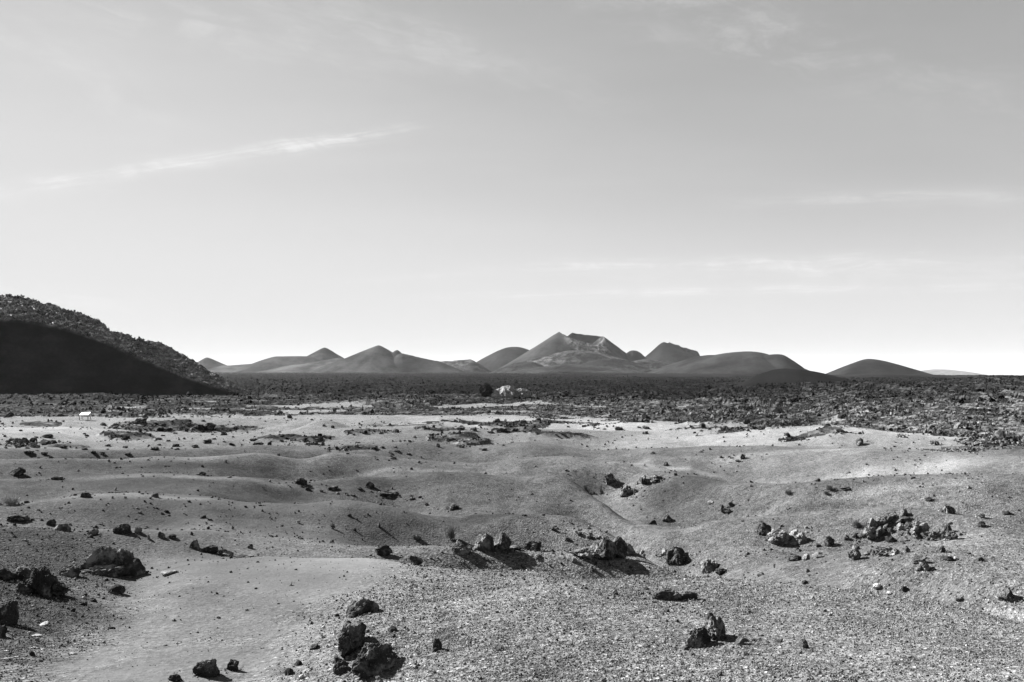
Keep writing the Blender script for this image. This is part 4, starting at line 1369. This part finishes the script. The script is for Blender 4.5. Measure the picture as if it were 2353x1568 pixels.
def sector(n, r0, r1, rng, power=1.0, half_deg=37.0):
    u = rng.random(n)
    r = r0 * (r1 / r0) ** u if power == 0 else np.sqrt(r0 ** 2 + u * (r1 ** 2 - r0 ** 2))
    a = np.radians(rng.uniform(-half_deg, half_deg, n))
    return r * np.sin(a), r * np.cos(a)


# gravel over the near ground
g1 = np.random.default_rng(21)
x, y = sector(420000, 3.4, 17.0, g1, power=0)
z, lm, gr = ground_z_many(x, y)
keep = g1.random(len(x)) < (0.45 + 0.55 * sstep(-0.35, 0.3, fbm(x / 0.9, y / 0.9, octaves=4))) * np.clip((gr - 0.5) * 1.9, 0.015, 1.0) * (1 - 0.95 * sstep(6, 17, np.hypot(x, y)))
x, y, z = x[keep], y[keep], z[keep]
s = np.exp(g1.normal(math.log(0.0062), 0.50, len(x))) * np.clip(np.hypot(x, y) / 6.5, 0.85, 1.5)
s = np.clip(s, 0.0025, 0.035)
gn_scatter('gravel', np.stack([x, y, z + s * 0.12], 1), np.stack([s * g1.uniform(.8, 1.3, len(s)), s, s * g1.uniform(.5, .9, len(s))], 1), M_GRAVEL, 1, 1.6, 0.7, 5, 1)

# loose small stones on the dunes
g2 = np.random.default_rng(22)
x, y = sector(24000, 4.5, 110.0, g2, power=0)
z, lm, gr = ground_z_many(x, y)
cl_n = fbm(x / 6.0, y / 6.0, octaves=3)
keep = (g2.random(len(x)) < sstep(-0.25, 0.45, cl_n)) & (lm < 0.5)
x, y, z = x[keep], y[keep], z[keep]
rr = np.hypot(x, y)
s = np.exp(g2.normal(math.log(0.0014), 0.55, len(x))) * rr
s = np.clip(s, 0.01, 0.6)
gn_scatter('loose_stones', np.stack([x, y, z + s * 0.1], 1), np.stack([s * g2.uniform(.8, 1.6, len(s)), s, s * g2.uniform(.4, .9, len(s))], 1), M_DARK, 2, 1.5, 0.85, 8, 2)

# broken crumbs lying round the foot of every larger rock
g5 = np.random.default_rng(25)
cp, cs = [], []
for o in ROCKS:
    dmx = max(o.dimensions.x, o.dimensions.y)
    if o.location.y > 60:
        continue
    for _ in range(int(g5.integers(14, 34))):
        th, rd = g5.uniform(0, 2 * PI), dmx * (0.45 + abs(g5.normal()) * 0.45)
        qx, qy = o.location.x + rd * math.cos(th), o.location.y + rd * math.sin(th)
        cp.append((qx, qy, ground_z(qx, qy)))
        cs.append(dmx * min(0.025 + 0.04 * g5.exponential(), 0.14))
cs = np.array(cs)
gn_scatter('rock_crumbs', np.array(cp), np.stack([cs * g5.uniform(.8, 1.6, len(cs)), cs, cs * g5.uniform(.5, 1.0, len(cs))], 1), M_DARK, 2, 1.5, 0.85, 8, 5)

# rubble of the lava field
g3 = np.random.default_rng(23)
x, y = sector(190000, 34.0, 900.0, g3, power=0)
z, lm, gr = ground_z_many(x, y)
rr = np.hypot(x, y)
cl_n = fbm(x / 14.0 + 3, y / 9.0, octaves=4)
keep = g3.random(len(x)) < np.maximum(lm * sstep(-0.45, 0.2, cl_n), 0.0) * np.clip(1.15 - rr / 1400, 0.2, 1)
x, y, z, rr = x[keep], y[keep], z[keep], rr[keep]
s = np.exp(g3.normal(math.log(0.185), 0.58, len(x))) * np.clip(rr / 160.0, 0.3, 3.0) ** 0.6
s = np.clip(s, 0.10, 2.0)
for sel, mt in ((rr < 190, M_CRUST), (rr >= 190, M_FAR)):
    q = s[sel]
    gn_scatter('lava_rubble', np.stack([x, y, z + s * 0.12], 1)[sel], np.stack([q * g3.uniform(.8, 1.7, len(q)), q, q * g3.uniform(.3, .7, len(q))], 1), mt, 2, 1.4, 0.95, 8, 3)

# rubble on the crest of the dark hill
g4 = np.random.default_rng(24)
ii = g4.integers(60, 152, 9000)
jj = g4.integers(0, len(hx), 9000)
keep = g4.random(9000) < HKr[ii, jj]
P = HV[ii[keep], jj[keep]] + g4.normal(size=(keep.sum(), 3)) * np.array([0.3, 0.3, 0.0])
s = np.clip(np.exp(g4.normal(math.log(0.36), 0.45, len(P))), 0.15, 1.1)
gn_scatter('hill_rubble', P, np.stack([s * g4.uniform(.8, 1.6, len(s)), s, s * g4.uniform(.5, 1.0, len(s))], 1), M_PALE, 2, 1.4, 0.9, 8, 4)

# ------------------------------------------------------------------ air
hz, T, bs = new_mat('haze_air')
hz.node_tree.nodes.remove(bs)
pv = T.add('ShaderNodeVolumePrincipled')
pv.inputs['Color'].default_value = (0.95, 0.95, 0.95, 1)
pv.inputs['Density'].default_value = 0.00002
pv.inputs['Anisotropy'].default_value = 0.0
out = [n for n in hz.node_tree.nodes if n.type == 'OUTPUT_MATERIAL'][0]
T.l.new(pv.outputs[0], out.inputs['Volume'])
v, f = box(-15600, 15600, -15600, 15600, -150, 190)
tag(link('haze', mesh_from('haze', v, f, hz)), kind='stuff')
